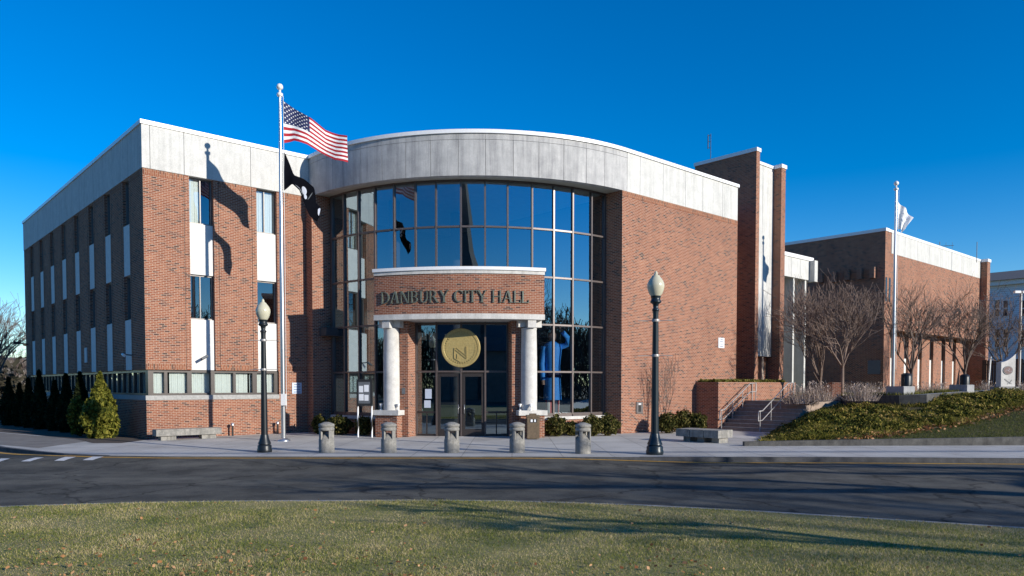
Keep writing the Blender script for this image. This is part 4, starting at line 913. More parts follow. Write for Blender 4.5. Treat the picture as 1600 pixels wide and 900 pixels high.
for i, px in enumerate((363.5, 434)):
    p = onfront(px, 679, -0.25)[0]; t = thing('standpipe', (*glob(p, -0.25), 0), ('black capped standpipe right of the concrete bench' if i == 0 else 'black capped standpipe beside the flagpole foot'), 'pipe', TH, 'standpipes along the left wing')
    g = MB(); g.lathe([(0.04, 0), (0.04, 0.42)], n=10); g.build('pipe', 'black_plastic', t); g = MB(); g.lathe([(0.07, 0.42), (0.075, 0.5), (0.04, 0.54)], n=10); g.build('cap', 'steel', t)
# small floodlights on the pedestal caps
for i, (s_, da, r_, lab) in enumerate(((-1, 19.6, 9.6, 'white spotlight on the left pedestal, outer one'), (-1, 14.9, 9.6, 'white spotlight on the left pedestal, inner one'), (1, 14.9, 9.5, 'white spotlight on the right pedestal, inner one'), (1, 17.0, 9.83, 'white spotlight on the right pedestal, in front of the column'))):
    p = pol(GC, r_, AX+s_*da); q = glob(*p); t = thing('spotlight', (q[0], q[1], 1.10), lab, 'spotlight', 0, 'spotlights on the portico pedestals')
    g = MB(); g.lathe([(0.06, 0), (0.06, 0.02), (0.02, 0.03), (0.02, 0.13)], n=10); g.build('stem', 'white_metal', t); g = MB(); g.lathe([(0.035, 0.13), (0.075, 0.25), (0.07, 0.26)], n=12); g.build('head', 'white_metal', t)
p = pol(GC, 9.292, AX-14.3); q = glob(*p); g = MB(); g.box(-0.07, 0.07, -0.03, 0, -0.13, 0.13); o = g.build('intercom', 'emblem_grey'); o.location = (q[0], q[1], atD(644, 611, 30.7)[2]); o.rotation_euler = (0, 0, rad(-14.7)); tag(o, 'small grey intercom panel on the left brick pillar of the entrance', 'intercom')

# ------------------------------------------------------------------ blue-coated statue inside the glass
ps = pol(GC, GR-0.85, -62.6); q = glob(*ps)
st = thing('statue', (q[0], q[1], 0.02), 'tall statue in a long blue coat and striped trousers behind the right lobby glass', 'statue', 0.25)
zs = 4.35
g = MB()
for x in (-0.16, 0.16):
    rows = [[(x+r_*math.cos(2*PI*q_/16), r_*math.sin(2*PI*q_/16), z) for q_ in range(16)] for r_, z in ((0.17, 0.0), (0.15, 0.9), (0.19, 2.2))]
    g.grid(rows, lambda i, j: (j//2) % 2, True)
g.build('trousers', ['trouser_red', 'trouser_white'], st)
g = MB(); g.lathe([(0.40, 1.45), (0.36, 2.3), (0.33, 2.9), (0.40, 3.6), (0.36, 3.85), (0.15, 3.98)], n=22); g.tube([(0.34, 0, 3.75), (0.62, -0.12, 3.85), (0.62, -0.2, 4.15), (0.35, -0.28, 4.40)], 0.14, 10, r1=0.10); g.tube([(-0.36, 0, 3.75), (-0.48, 0.0, 3.0), (-0.46, -0.1, 2.3)], 0.15, 10, r1=0.11)
g.build('coat', 'coat_blue', st)
g = MB(); g.lathe([(0.37, 2.42), (0.375, 2.55), (0.355, 2.68)], n=22); g.build('belt', 'flag_blue', st)
g = MB(); g.ball((0.0, -0.02, 4.22), 0.19, sz=1.3); g.tube([(0.35, -0.28, 4.40), (0.22, -0.30, 4.58)], 0.08, 8, r1=0.05); g.tube([(-0.46, -0.1, 2.3), (-0.46, -0.12, 2.1)], 0.08, 8); g.build('body', 'skin_tone', st)

# ------------------------------------------------------------------ stairs, planter and low walls on the right
WP = WR-1.25
uP = loc(*atZ(1122, 671, 0)[:2])[0]; uP = onfront(1122, 640, WP)[0]
ZPL = 2.26
pw = thing('raised_planter', (*glob(uP, WP), 0), 'tall brick planter with ground cover on top beside the stairs', 'planter', TH)
LPX = UT-uP+0.5
g = MB(); g.box(0, LPX, 0, 0.3, -0.2, ZPL); g.box(0, 0.3, 0.3, 1.24, -0.2, ZPL); g.build('wall', 'brick', pw)
g = MB(); g.box(0.3, LPX, 0.3, 1.24, ZPL-0.4, ZPL-0.03); g.build('soil', 'mulch', pw)
n_ = 2600; Pp = np.stack([RNG.uniform(0.05, LPX, n_), RNG.uniform(0.1, 1.2, n_), ZPL-0.02+RNG.uniform(0, 0.13, n_)], 1); leaf_cloud('plants', Pp, 0.055, 'cover_bright', pw, 0.5)
NS = 8; RISE = 1.36/NS; TR = 0.31
stt = thing('stairs', (*glob(uP+0.15, WP), 0), 'short flight of stone steps between two handrails beside the brick planter', 'stairs', TH)
g = MB()
for i in range(NS): g.box(i*TR, (i+1)*TR if i < NS-1 else NS*TR+3.0, -3.3, -0.004, -0.2 if i == 0 else 0, (i+1)*RISE)
g.build('steps', 'step_stone', stt)
g = MB()
for i in range(NS): g.box(i*TR-0.02, i*TR+0.06, -3.29, -0.006, (i+1)*RISE-0.035, (i+1)*RISE+0.004)
g.build('nosing', 'kerb_concrete', stt)
def handrail(wv, label, px_):
    t = thing('handrail', (*glob(uP+0.15, WP), 0), label, 'handrail', TH, 'handrails of the stone steps'); sl = RISE/TR; z0 = 0.95; uE = NS*TR+0.1
    g = MB(); g.tube([(-0.35, wv, z0-0.45), (-0.35, wv, z0-0.05), (-0.3, wv, z0), (0.0, wv, z0+0.0), (uE-0.3, wv, z0+(uE-0.3)*sl), (uE+0.25, wv, z0+(uE-0.3)*sl+0.02), (uE+0.25, wv, z0+(uE-0.3)*sl-0.4)], 0.026, 8); g.build('top_rail', 'rail_metal', t)
    g = MB(); g.tube([(-0.35, wv, z0-0.45), (0.0, wv, z0-0.42), (uE-0.3, wv, z0+(uE-0.3)*sl-0.42), (uE+0.25, wv, z0+(uE-0.3)*sl-0.4)], 0.022, 8); g.build('lower_rail', 'rail_metal', t)
    for k_ in (-0.2, 0.75, 1.6, uE-0.1, uE+0.22):
        zb_ = max(0, min(NS, math.floor(k_/TR)+1))*RISE; zt_ = z0+min(max(k_, 0), uE-0.3)*sl; g = MB(); g.tube([(k_, wv, zb_-0.05 if k_ > 0 else -0.05), (k_, wv, zt_)], 0.022, 7); g.build('post', 'rail_metal', t)
    return t
handrail(-0.22, 'pale metal handrail along the brick planter side of the steps', 0); handrail(-2.2, 'pale metal handrail in the middle of the stone steps', 0)
u0, z1 = onfront(1184, 600, WT-1.2); u1_, _ = onfront(1243, 600, WT-1.2)
lw = MB(); lw.box(0, u1_-u0, 0, 0.35, 0.5, ZPL-0.0); o = lw.build('low_brick_wall', 'brick'); o.location = (*glob(u0, WT-1.2), 0); o.rotation_euler = (0, 0, TH); tag(o, 'low brick wall at the head of the stone steps', 'wall')
p0, p1 = atD(1277, 640, 40.0), atD(1300, 640, 36.8)
rw = MB(); d = np.array([p1[0]-p0[0], p1[1]-p0[1]]); Lr = float(np.linalg.norm(d)); 
for y0_, y1_ in ((0, 0.4),):
    A_ = [(0, y0_, 0.5), (Lr, y0_, 0.5), (Lr, y0_, 2.25), (Lr*0.75, y0_, 2.25), (0, y0_, 1.7)]; B_ = [(x, y1_, z) for x, _, z in A_]
    rw.face(A_); rw.face(B_[::-1])
    for i in range(5): j = (i+1) % 5; rw.face([A_[j], A_[i], B_[i], B_[j]], 1 if i in (2, 3) else 0)
o = rw.build('brick_wing_wall', ['brick', 'kerb_concrete']); o.location = (p0[0], p0[1], 0); o.rotation_euler = (0, 0, math.atan2(d[1], d[0])); tag(o, 'sloping brick wing wall with a stone cap under the bare trees', 'wall')

# ------------------------------------------------------------------ planted slope, terrace
XE = lambda Y: np.where(Y < 33.2, 8.35+(Y-26.1)*0.44, 11.5+(Y-33.2)*0.85)
def slope_z(X, Y):
    zc = 0.12+0.014*(X-8); yc = 26.15+0.035*(X-8); zt_ = 1.02+0.115*np.clip(X-14.8, 0, 6)+0.012*np.clip(X-20.8, 0, 40)
    t = (Y-yc-0.25)/(33.6-yc-0.25); z = zc+(zt_-zc)*np.clip(t, 0, 1)**0.9
    edge_z = np.clip((Y-33.2)/2.6, 0, 1)*1.15+0.04
    d = np.clip((X-XE(Y))/2.4, 0, 1); return np.minimum(z, edge_z+(z-edge_z)*sm(d)*1.0)
us = np.linspace(0, 1, 60); g = MB(); rows = []
for Yr in np.linspace(0, 1, 34):
    row = []
    for s_ in us:
        Yg = 26.3+Yr*11.7; x0 = float(XE(np.array(Yg))); X_ = x0+s_**1.5*(60-x0); Yv = 26.15+0.035*(X_-8)+0.25+Yr*11.5; row.append((X_, Yv, float(slope_z(np.array(X_), np.array(Yv)))))
    rows.append(row)
g.grid(rows, 0); structure(g.build('planted_slope', 'cover_soil'))
g = MB(); g.face([(12.6, 37.6, 1.36), (15.9, 37.4, 1.45), (18.6, 33.4, 1.5), (21.6, 34.8, 1.6), (26, 38.5, 1.7), (95, 36.5, 1.75), (95, 140, 2.2), (30, 140, 2.0), (16, 46, 1.55)]); structure(g.build('terrace', 'turf_soil'))
# retaining kerb wall
cx = np.linspace(8.05, 60, 30); g = MB()
for i in range(29):
    x0, x1 = cx[i], cx[i+1]; y0, y1 = 26.15+0.035*(x0-8), 26.15+0.035*(x1-8); z0, z1 = 0.15+0.014*(x0-8), 0.15+0.014*(x1-8)
    A_ = [(x0, y0), (x1, y1), (x1, y1+0.22), (x0, y0+0.22)]
    g.face([(x0, y0, -0.1), (x1, y1, -0.1), (x1, y1, z1), (x0, y0, z0)]); g.face([(x0, y0, z0), (x1, y1, z1), (x1, y1+0.22, z1), (x0, y0+0.22, z0)]); g.face([(x1, y1+0.22, -0.1), (x0, y0+0.22, -0.1), (x0, y0+0.22, z0), (x1, y1+0.22, z1)])
g.face([(8.05, 26.15, -0.1), (8.05, 26.15, 0.15), (8.05, 26.37, 0.15), (8.05, 26.37, -0.1)])
tag(g.build('retaining_wall', 'wall_shaded'), 'low concrete retaining wall along the foot of the planted slope', 'wall')  # shade of its front is put into the dark material
# ground cover tufts on the slope, grass triangle at the lower right
N = 120000; X = 8.3+RNG.uniform(0, 1, N)**1.2*20; Y = 26.5+RNG.uniform(0, 1, N)*8.4
k = (X > XE(Y)+0.05) & (Y > 26.15+0.035*(X-8)+0.3); X, Y = X[k], Y[k]; Z = slope_z(X, Y)
Yb = 26.3+(X-11.8)*0.477; gr = (Y < Yb-0.05+0.25*np.sin(X*2.1)) & (X > 11.8)
lump = 0.5+0.5*np.sin(X*2.3+1.7*np.sin(Y*1.3))*np.cos(Y*2.6+X*0.8)
NC = 3600; Xc = 8.3+RNG.uniform(0, 1, NC)**1.2*20; Yc = 26.5+RNG.uniform(0, 1, NC)*8.4; Yb = 26.3+(Xc-11.8)*0.477
k = (Xc > XE(Yc)+0.1) & (Yc > 26.15+0.035*(Xc-8)+0.42) & ~((Yc < Yb+0.15+0.25*np.sin(Xc*2.1)) & (Xc > 11.8)); Xc, Yc = Xc[k], Yc[k]; NC = len(Xc); per = 42
rc_ = RNG.uniform(0.14, 0.42, NC)*(0.7+0.5*(np.sin(Xc*1.7+Yc)*np.cos(Yc*2.1-Xc*0.6)+0.6)); rc_ = np.clip(rc_, 0.12, 0.5)
a_ = RNG.uniform(0, 2*PI, (NC, per)); q_ = np.sqrt(RNG.uniform(0, 1, (NC, per)))*rc_[:, None]
X = (Xc[:, None]+np.cos(a_)*q_*0.7).ravel(); Y = (Yc[:, None]+np.sin(a_)*q_*0.7).ravel(); k = (X > XE(Y)) & (Y > 26.15+0.035*(X-8)+0.24)
hgt = ((rc_[:, None]*0.46)*(1.05-0.6*(q_/rc_[:, None])**2)*RNG.uniform(0.6, 1.2, (NC, per))).ravel(); dirx = (np.cos(a_)*q_*0.9).ravel(); diry = (np.sin(a_)*q_*0.9).ravel()
X, Y, hgt, dirx, diry = X[k], Y[k], hgt[k], dirx[k], diry[k]; n_ = len(X); w_ = RNG.uniform(0, PI, n_)
tag(quads('ground_cover', np.stack([X, Y, slope_z(X, Y)-0.02], 1), np.stack([np.cos(w_)*0.016, np.sin(w_)*0.016, 0*w_], 1), np.stack([dirx, diry, hgt], 1), 'cover_blade', None, True), 'low yellow green juniper ground cover in clumps on the slope', 'ground cover', kind='stuff')

mats_c = []; mats_n = []
for q in range(150):
    x = 9.5+RNG.uniform(0, 1)**1.1*16; y = 27.2+RNG.uniform(0, 1)*7.0; yb = 26.3+(x-11.8)*0.477
    if x < float(XE(np.array(y)))+0.5 or (y < yb+0.7 and x > 11.8): continue
    r_ = RNG.uniform(0.3, 0.8); k_ = int(620*r_*2); v = unit(k_); v[:, 2] = np.abs(v[:, 2]); rr = RNG.uniform(0.75, 1.1, (k_, 1))*(1+0.2*np.sin(v[:, :1]*9+q)); pc = v*rr*np.array([r_, r_*0.8, r_*0.32]); pc[:, 0] += x; pc[:, 1] += y; pc[:, 2] += slope_z(pc[:, 0], pc[:, 1])-0.02; mats_c.append(pc); mats_n.append(v)
P_, V_ = np.concatenate(mats_c), np.concatenate(mats_n); leafy('juniper_leaf', [(0.0, (0.014, 0.022, 0.006)), (0.28, (0.055, 0.072, 0.015)), (0.55, (0.18, 0.175, 0.032)), (0.8, (0.33, 0.27, 0.06)), (1.0, (0.42, 0.30, 0.11))], 0.7, 0.3, 0.8, 1.6)
tag(leaf_cloud('ground_cover', P_, 0.042, 'juniper_leaf', None, 0.8, V_), 'dark spreading juniper mounds on the upper part of the slope', 'ground cover', kind='stuff')
N = 60000; X = 11.5+RNG.uniform(0, 1, N)*10; Y = 26.5+RNG.uniform(0, 1, N)*5; Yb = 26.3+(X-11.8)*0.477; k = (Y < Yb+0.1) & (Y > 26.15+0.035*(X-8)+0.25); X, Y = X[k], Y[k]
leafy('slope_grass', [(0.0, (0.05, 0.07, 0.018)), (0.6, (0.11, 0.135, 0.036)), (1.0, (0.22, 0.21, 0.08))], 0.7, 0.3)
tag(blades('grass', X, Y, slope_z(X, Y)-0.01, 0.06, 0.007, 'slope_grass', 0.7), 'green grass wedge at the foot of the planted slope', 'grass', kind='stuff')
n_ = 600; X = RNG.uniform(10.5, 21, n_); Y = 26.35+(X-11.8)*0.477+RNG.normal(0.1, 0.22, n_); k = (Y > 26.5) & (X > 11); X, Y = X[k], Y[k]; n_ = len(X)
aa = unit(n_); aa[:, 2] *= 0.4; bb = np.cross(aa, unit(n_)); sz = RNG.uniform(0.03, 0.06, (n_, 1))
tag(quads('fallen_leaves', np.stack([X, Y, slope_z(X, Y)+0.05], 1), aa*sz, bb*sz, 'fallen_leaf'), 'dry leaves gathered along the edge of the slope planting', 'leaves', kind='stuff')
# curved concrete bed wall on the terrace with low bright plants
pts = [atD(1303, 626, 37.6), atD(1330, 626, 35.9), atD(1365, 626, 34.2), atD(1405, 620, 33.1), atD(1448, 615, 32.7), atD(1500, 612, 34.5), atD(1556, 608, 39.0)]
tops = [1.60, 1.62, 1.645, 1.67, 1.72, 1.80, 1.88]
g = MB(); pl2 = [(p[0], p[1]) for p in pts]; il = offset_line(pl2, 0.28)
for i in range(len(pl2)-1):
    (a0, a1), (b0, b1) = (pl2[i], pl2[i+1]), (il[i], il[i+1]); z0, z1 = tops[i], tops[i+1]
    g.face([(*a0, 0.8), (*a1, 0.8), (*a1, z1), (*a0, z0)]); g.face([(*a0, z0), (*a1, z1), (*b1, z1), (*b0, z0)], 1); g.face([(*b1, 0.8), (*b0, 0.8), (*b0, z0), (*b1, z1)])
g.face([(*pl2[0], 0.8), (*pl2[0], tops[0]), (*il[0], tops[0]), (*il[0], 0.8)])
tag(g.build('planting_bed_wall', ['wall_shaded', 'planter_concrete']), 'curved grey concrete wall holding the upper planting bed', 'wall')  # face coloured dark for its shade, top in the lighter concrete
N = 9000; X = RNG.uniform(14.6, 24, N); Y = np.interp(X, [p[0] for p in pts], [p[1] for p in pts])+0.35+np.abs(RNG.normal(0, 1.1, N)); Z = 1.52+0.025*(X-15)
k = np.sin(X*1.2+0.5)+0.4 > 0; X, Y, Z = X[k], Y[k], Z[k]
tag(blades('ground_cover', X, Y, Z, 0.2, 0.018, 'cover_bright', 0.9), 'bright low plants inside the curved concrete bed', 'ground cover', kind='stuff')
# cube planters
for px0, px1, py0, py1, Yd, lab in ((1412, 1437, 604, 619.5, 33.5, 'pale concrete block beside the right flagpole'), (1511, 1528, 601.5, 615.5, 35.4, 'pale concrete block nearer the carved monument')):
    a0, a1 = atD(px0, py1, Yd), atD(px1, py0, Yd); w_ = a1[0]-a0[0]; t = MB(); t.box(0, w_, 0, 0.9, -0.3, a1[2]-a0[2]); t.box(-0.02+w_*0.04, w_*0.96, 0.03, 0.87, a1[2]-a0[2], a1[2]-a0[2]+0.012)
    o = t.build('concrete_block', 'planter_concrete'); o.location = tuple(a0); o.rotation_euler = (0, 0, 0.42); tag(o, lab, 'block', 'concrete blocks on the terrace')
def ubin(px, Yd, label):
    p = atD(px, 603, Yd); g = MB(); t = thing('litter_bin', (p[0], p[1], 1.6), label, 'litter bin', 0, 'round litter bins on the terrace'); g.lathe([(0.24, 0), (0.25, 0.05), (0.25, 0.95), (0.23, 1.0)], n=18); g.build('body', 'lamp_black', t); g = MB(); g.lathe([(0.26, 1.0), (0.24, 1.06), (0.14, 1.13), (0.02, 1.14)], n=18); g.build('lid', 'lamp_black', t)
ubin(1416, 39.0, 'round black litter bin behind the concrete block by the flagpole'); ubin(1507, 43.0, 'round black litter bin under the rightmost tree before the brick corner')
# carved monument
pm0, pm1 = atD(1559, 604, 36.5), atD(1583, 604, 36.5); mwid = pm1[0]-pm0[0]
mo = thing('monument', ((pm0[0]+pm1[0])/2, 36.5, pm0[2]), 'pale stone monument with a curved top, a dark red oval emblem and a carved bird', 'monument', 0.12)
hL, hR = atD(1559, 566, 36.5)[2]-pm0[2], atD(1583, 553, 36.5)[2]-pm0[2]
g = MB(); prof = [(-mwid/2+mwid*s_, hL+(hR-hL)*(s_**1.8)) for s_ in np.linspace(0, 1, 10)]; A_ = [(-mwid/2, 0), (mwid/2, 0)]+prof[::-1]
f_ = [(x, -0.16, z) for x, z in A_]; b_ = [(x, 0.16, z) for x, z in A_]; g.face(f_); g.face(b_[::-1])
for i in range(len(A_)): j = (i+1) % len(A_); g.face([f_[j], f_[i], b_[i], b_[j]])
g.build('stone', 'portico_stone', mo)
g = MB(); g.box(-mwid/2-0.2, mwid/2+0.1, -0.3, 0.3, -0.32, -0.01); g.build('base', 'kerb_concrete', mo)
def flat_disc(mb, cx_, cz, rx, rz, y0, y1, m=0):
    A_ = [(cx_+rx*math.cos(2*PI*i/24), cz+rz*math.sin(2*PI*i/24)) for i in range(24)]; mb.face([(x, y1, z) for x, z in A_], m)
    for i in range(24): j = (i+1) % 24; mb.face([(A_[i][0], y0, A_[i][1]), (A_[j][0], y0, A_[j][1]), (A_[j][0], y1, A_[j][1]), (A_[i][0], y1, A_[i][1])], m)
pxm = 36.5/F
g = MB(); flat_disc(g, -0.03, (604-578.7)*pxm, 8.3*pxm, 6.8*pxm, -0.16, -0.185, 1); flat_disc(g, -0.03, (604-578.7)*pxm, 7.0*pxm, 5.6*pxm, -0.185, -0.19, 0)
for q in range(9): flat_disc(g, -0.03+math.cos(q*2.3)*0.02*q, (604-578.7)*pxm+math.sin(q*2.3)*0.013*q, 0.014, 0.014, -0.19, -0.194, 2)
g.build('emblem', ['emblem_red', 'emblem_grey', 'flag_pale'], mo)
g = MB()
def mb2(x0, z0, x1, z1, w):
    d = np.array([x1-x0, z1-z0]); d /= np.linalg.norm(d); e = np.array([-d[1], d[0]])*w; g.face([(x0-e[0], -0.166, z0-e[1]), (x1-e[0], -0.166, z1-e[1]), (x1+e[0], -0.166, z1+e[1]), (x0+e[0], -0.166, z0+e[1])])
mb2(-0.2, 0.36, 0.1, 0.15, 0.03); mb2(0.06, 0.15, 0.18, 0.32, 0.025); mb2(0.0, 0.18, -0.05, 0.1, 0.012); mb2(0.08, 0.15, 0.2, 0.13, 0.015); g.build('carving', 'emblem_grey', mo)

# ------------------------------------------------------------------ plants
def shrub(px, py, wpx, hpx, Yd, label, zb=0.0, mat='shrub_leaf', cat='shrub', group='evergreen shrubs along the building', n_=1500, name='shrub'):
    p = atD(px, 600, Yd); rx, hz_ = wpx*Yd/F/2, hpx*Yd/F; t = thing(name, (p[0], p[1], zb), label, cat, 0, group)
    v = unit(n_); v[:, 2] = v[:, 2]*0.98; r_ = RNG.uniform(0.55, 1.05, (n_, 1)); lum = 1+0.16*np.sin(v[:, :1]*7+px)*np.cos(v[:, 2:]*6)
    Pn = v*r_*lum*np.array([rx, rx*0.9, hz_/2])+np.array([0, 0, hz_*0.5]); Pn[:, 2] = np.maximum(Pn[:, 2], 0.02)
    leaf_cloud('foliage', Pn, 0.045, mat, t, 0.4, v)
    g = MB()
    for q in range(5): a = q*1.3; g.tube([(0, 0, -0.02), (rx*0.5*math.cos(a), rx*0.4*math.sin(a), hz_*0.6)], 0.012, 4, r1=0.005)
    g.build('stems', 'bark', t); return t
def yg(w): return None
for px, wpx, hpx, Yd, lab in ((498, 22, 30, 32.6, 'small green shrub at the brick pier beside the left bollard'), (530, 42, 30, 32.2, 'rounded shrub under the left lobby glass'), (569, 28, 30, 31.6, 'shrub between the notice board posts'),
        (868, 40, 32, 31.2, 'twiggy shrub right of the trash bin'), (893, 22, 22, 31.5, 'low dark shrub under the statue window'), (925, 36, 33, 31.4, 'shrub behind the rightmost bollard'), (951, 36, 34, 31.6, 'shrub beside the right brick pier'),
        (1043, 34, 32, 33.2, 'dark shrub just right of the right street lamp'), (1068, 34, 35, 34.2, 'middle dark shrub of three against the right brick wall'), (1092, 26, 30, 34.0, 'dark shrub beside the brick planter corner')): shrub(px, 0, wpx, hpx, Yd, lab)
def arborvitae_proto(n_, mat, h, r, name):
    z = RNG.uniform(0, 1, n_); a = RNG.uniform(0, 2*PI, n_); prof = np.sin(np.clip(z*0.93+0.07, 0, 1)*PI)**0.42*(1-z**1.6)*1.15; rr = r*prof*RNG.uniform(0.72, 1.08, n_)*(1+0.13*np.sin(a*3+z*9)+0.09*np.sin(a*5-z*17))
    Pn = np.stack([rr*np.cos(a), rr*np.sin(a), z*h], 1); out = np.stack([np.cos(a), np.sin(a), 0.5+0*a], 1)
    return Pn, out
def arborvitae(px, ytop, Yd, wpx, label, mat):
    p = atD(px, 640, Yd); h = atD(px, ytop, Yd)[2]; r = wpx*Yd/F/2; t = thing('arborvitae', (p[0], p[1], 0), label, 'evergreen', 0, 'arborvitae hedge along the left wing')
    n_ = 5200; Pn, out = arborvitae_proto(n_, mat, h, r, ''); leaf_cloud('foliage', Pn, 0.075, mat, t, 0.7, out)
    g = MB(); g.tube([(0, 0, -0.02), (0, 0, h*0.9)], 0.06, 6, r1=0.01); g.build('trunk', 'bark', t); return t
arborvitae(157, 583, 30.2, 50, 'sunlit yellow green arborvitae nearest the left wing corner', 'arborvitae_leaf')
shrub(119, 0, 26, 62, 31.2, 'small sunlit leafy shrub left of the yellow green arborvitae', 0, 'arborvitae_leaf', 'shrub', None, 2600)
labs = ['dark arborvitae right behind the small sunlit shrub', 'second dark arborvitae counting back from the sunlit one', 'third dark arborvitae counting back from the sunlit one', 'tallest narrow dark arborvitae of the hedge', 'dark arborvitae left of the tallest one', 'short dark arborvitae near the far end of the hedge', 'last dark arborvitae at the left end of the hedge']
for i, (px, yt, Yd, wp) in enumerate(((126, 583, 32.6, 30), (104, 586, 33.8, 26), (86, 596, 35.0, 24), (62, 580, 36.2, 22), (45, 592, 37.4, 18), (31, 600, 38.6, 18), (14, 591, 39.8, 24))): arborvitae(px, yt, Yd, wp, labs[i], 'arborvitae_shaded')
def plume(px, py, wpx, hpx, Yd, zb, label, n_=700):
    p = atD(px, 600, Yd); t = thing('plume_grass', (p[0], p[1], zb), label, 'ornamental grass', 0, 'dry plume grasses'); rx = wpx*Yd/F/2; h = hpx*Yd/F*0.85; n_ = int(n_*0.65)
    b_ = RNG.normal(0, 0.5, (n_, 2))*rx; X = np.clip(b_[:, 0], -rx, rx); Y = np.clip(b_[:, 1], -rx, rx)*0.6
    hh = h*(RNG.uniform(0.25, 1.15, n_))*np.sqrt(np.clip(1.15-(X/rx)**2, 0.1, 1)); A = np.zeros((n_, 3)); a = RNG.uniform(0, PI, n_); A[:, 0] = np.cos(a)*0.010; A[:, 1] = np.sin(a)*0.010
    B = np.stack([X*0.5+RNG.normal(0, 0.12, n_), RNG.normal(0, 0.08, n_), hh], 1)
    quads('blades', np.stack([X, Y, np.zeros(n_)], 1), A, B, 'plume_grass', t, True)
    C = np.stack([X, Y, np.zeros(n_)], 1)+B*0.93; leaf_cloud('plumes', C[::2], 0.035, 'plume_grass', t, 0.9)
    return t
for a in ((1246, 0, 40, 34, 34.6, 1.25, 'wide clump of dry plume grass beside the steps'), (1278, 0, 44, 36, 34.8, 1.35, 'dry plume grass clump right of the one beside the steps'), (1346, 0, 44, 30, 33.0, 1.42, 'single dry plume grass clump in front of the curved concrete wall'), (1350, 0, 90, 22, 41, 1.62, 'long row of dry grass under the trees at the brick building corner', 1100), (1460, 0, 60, 18, 42, 1.7, 'dry grass between the two concrete blocks', 800), (1540, 0, 30, 18, 42, 1.8, 'dry grass left of the carved monument', 400), (1594, 0, 26, 18, 41, 1.8, 'dry grass right of the carved monument', 400)): plume(*a)

# ------------------------------------------------------------------ bare trees
def bare_tree(pos, h, spread, label, mat='bark_pale', trunk_h=0.25, r=0.09, depth=5, seed=1, group=None, nb=(5, 4, 3, 3, 3), up=0.5, name='bare_tree', rmin=0.006, multi=1):
    rnd = random.Random(seed); t = thing(name, pos, label, 'tree', 0, group); tr, br_ = MB(), MB()
    def grow(p, d, L, r_, lev):
        pts = [p]; q = p; dd = d.copy(); n_ = 3
        for i in range(n_):
            dd = dd+np.array([rnd.gauss(0, 0.10), rnd.gauss(0, 0.10), rnd.gauss(0.03, 0.06)]); dd /= np.linalg.norm(dd); q = q+dd*L/n_; pts.append(q)
        r1 = max(r_*0.55, rmin); (br_).tube(pts, max(r_, rmin), 5 if lev < 2 else 3, 0, r1, lev < 2)
        if lev >= depth: return
        k = nb[min(lev, len(nb)-1)]
        for i in range(k):
            f = rnd.uniform(0.35, 1.0) if i else 1.0; idx = min(int(f*n_), n_-1); pp_ = pts[idx]+(pts[idx+1]-pts[idx])*(f*n_-idx) if idx < n_ else pts[-1]
            az = rnd.uniform(0, 2*PI); an_ = rnd.uniform(0.25, 0.75)*spread; e1 = np.cross(dd, (0.3, 0.2, 1)); e1 /= np.linalg.norm(e1)+1e-9; e2 = np.cross(dd, e1)
            nd = dd*math.cos(an_)+(e1*math.cos(az)+e2*math.sin(az))*math.sin(an_); nd[2] += up*0.25; nd /= np.linalg.norm(nd)
            grow(pp_, nd, L*rnd.uniform(0.55, 0.85), r_*(0.5 if i else 0.62), lev+1)
    for mlt in range(multi):
        lean = np.array([rnd.gauss(0, 0.18*(multi > 1)), rnd.gauss(0, 0.18*(multi > 1)), 1.0]); lean /= np.linalg.norm(lean)
        top = lean*h*trunk_h; tr.tube([(0, 0, -0.1), tuple(top*0.5), tuple(top)], r, 8, 0, r*0.8)
        for i in range(nb[0]):
            az = 2*PI*i/nb[0]+rnd.uniform(-0.4, 0.4); an_ = rnd.uniform(0.3, 0.6)*spread if i else 0.1; d = np.array([math.cos(az)*math.sin(an_), math.sin(az)*math.sin(an_), math.cos(an_)])
            grow(top*rnd.uniform(0.88, 1.0), d, h*(1-trunk_h)*rnd.uniform(0.36, 0.46), r*0.55, 1)
    tr.build('trunk', mat, t); br_.build('crown', mat, t); return t
def tree_at(px, Yd, zb, ytop, label, **kw):
    p = atD(px, 600, Yd); h = atD(px, ytop, Yd)[2]-zb; return bare_tree((p[0], p[1], zb), h, kw.pop('spread', 1.0), label, group='bare trees on the terrace', **kw)
tree_at(1284, 41.0, 1.5, 462, 'multi stemmed bare tree left of the others in front of the shaded brick side', trunk_h=0.14, r=0.07, seed=3, multi=2, spread=0.75, nb=(4, 4, 4, 3, 3), rmin=0.0075)
tree_at(1316, 38.0, 1.6, 448, 'bare vase shaped tree with a straight grey trunk before the brick building corner', trunk_h=0.27, r=0.10, seed=5, spread=1.1, nb=(7, 5, 4, 3, 3), rmin=0.0075)
tree_at(1424, 40.0, 1.65, 440, 'bare tree right of the right flagpole against the sunlit brick', mat='bark', trunk_h=0.2, r=0.10, seed=8, spread=1.05, nb=(6, 4, 4, 3, 3), rmin=0.0075)
tree_at(1507, 44.0, 1.7, 455, 'bare tree at the far corner of the sunlit brick front', mat='bark', trunk_h=0.2, r=0.10, seed=12, spread=1.15, nb=(6, 4, 4, 3, 3), rmin=0.0075)
tree_at(1568, 46.0, 1.8, 470, 'bare tree behind the carved monument before the pale house', mat='bark', trunk_h=0.2, r=0.09, seed=15, spread=1.1, nb=(6, 4, 4, 3, 3), rmin=0.0075)
p = atD(-10, 600, 62); bare_tree((p[0], p[1], 0), 9.2, 1.0, 'bare tree at the left edge beyond the hedge', 'bark', 0.25, 0.2, 5, 21, None, (6, 4, 4, 3, 3), 0.4, rmin=0.012)
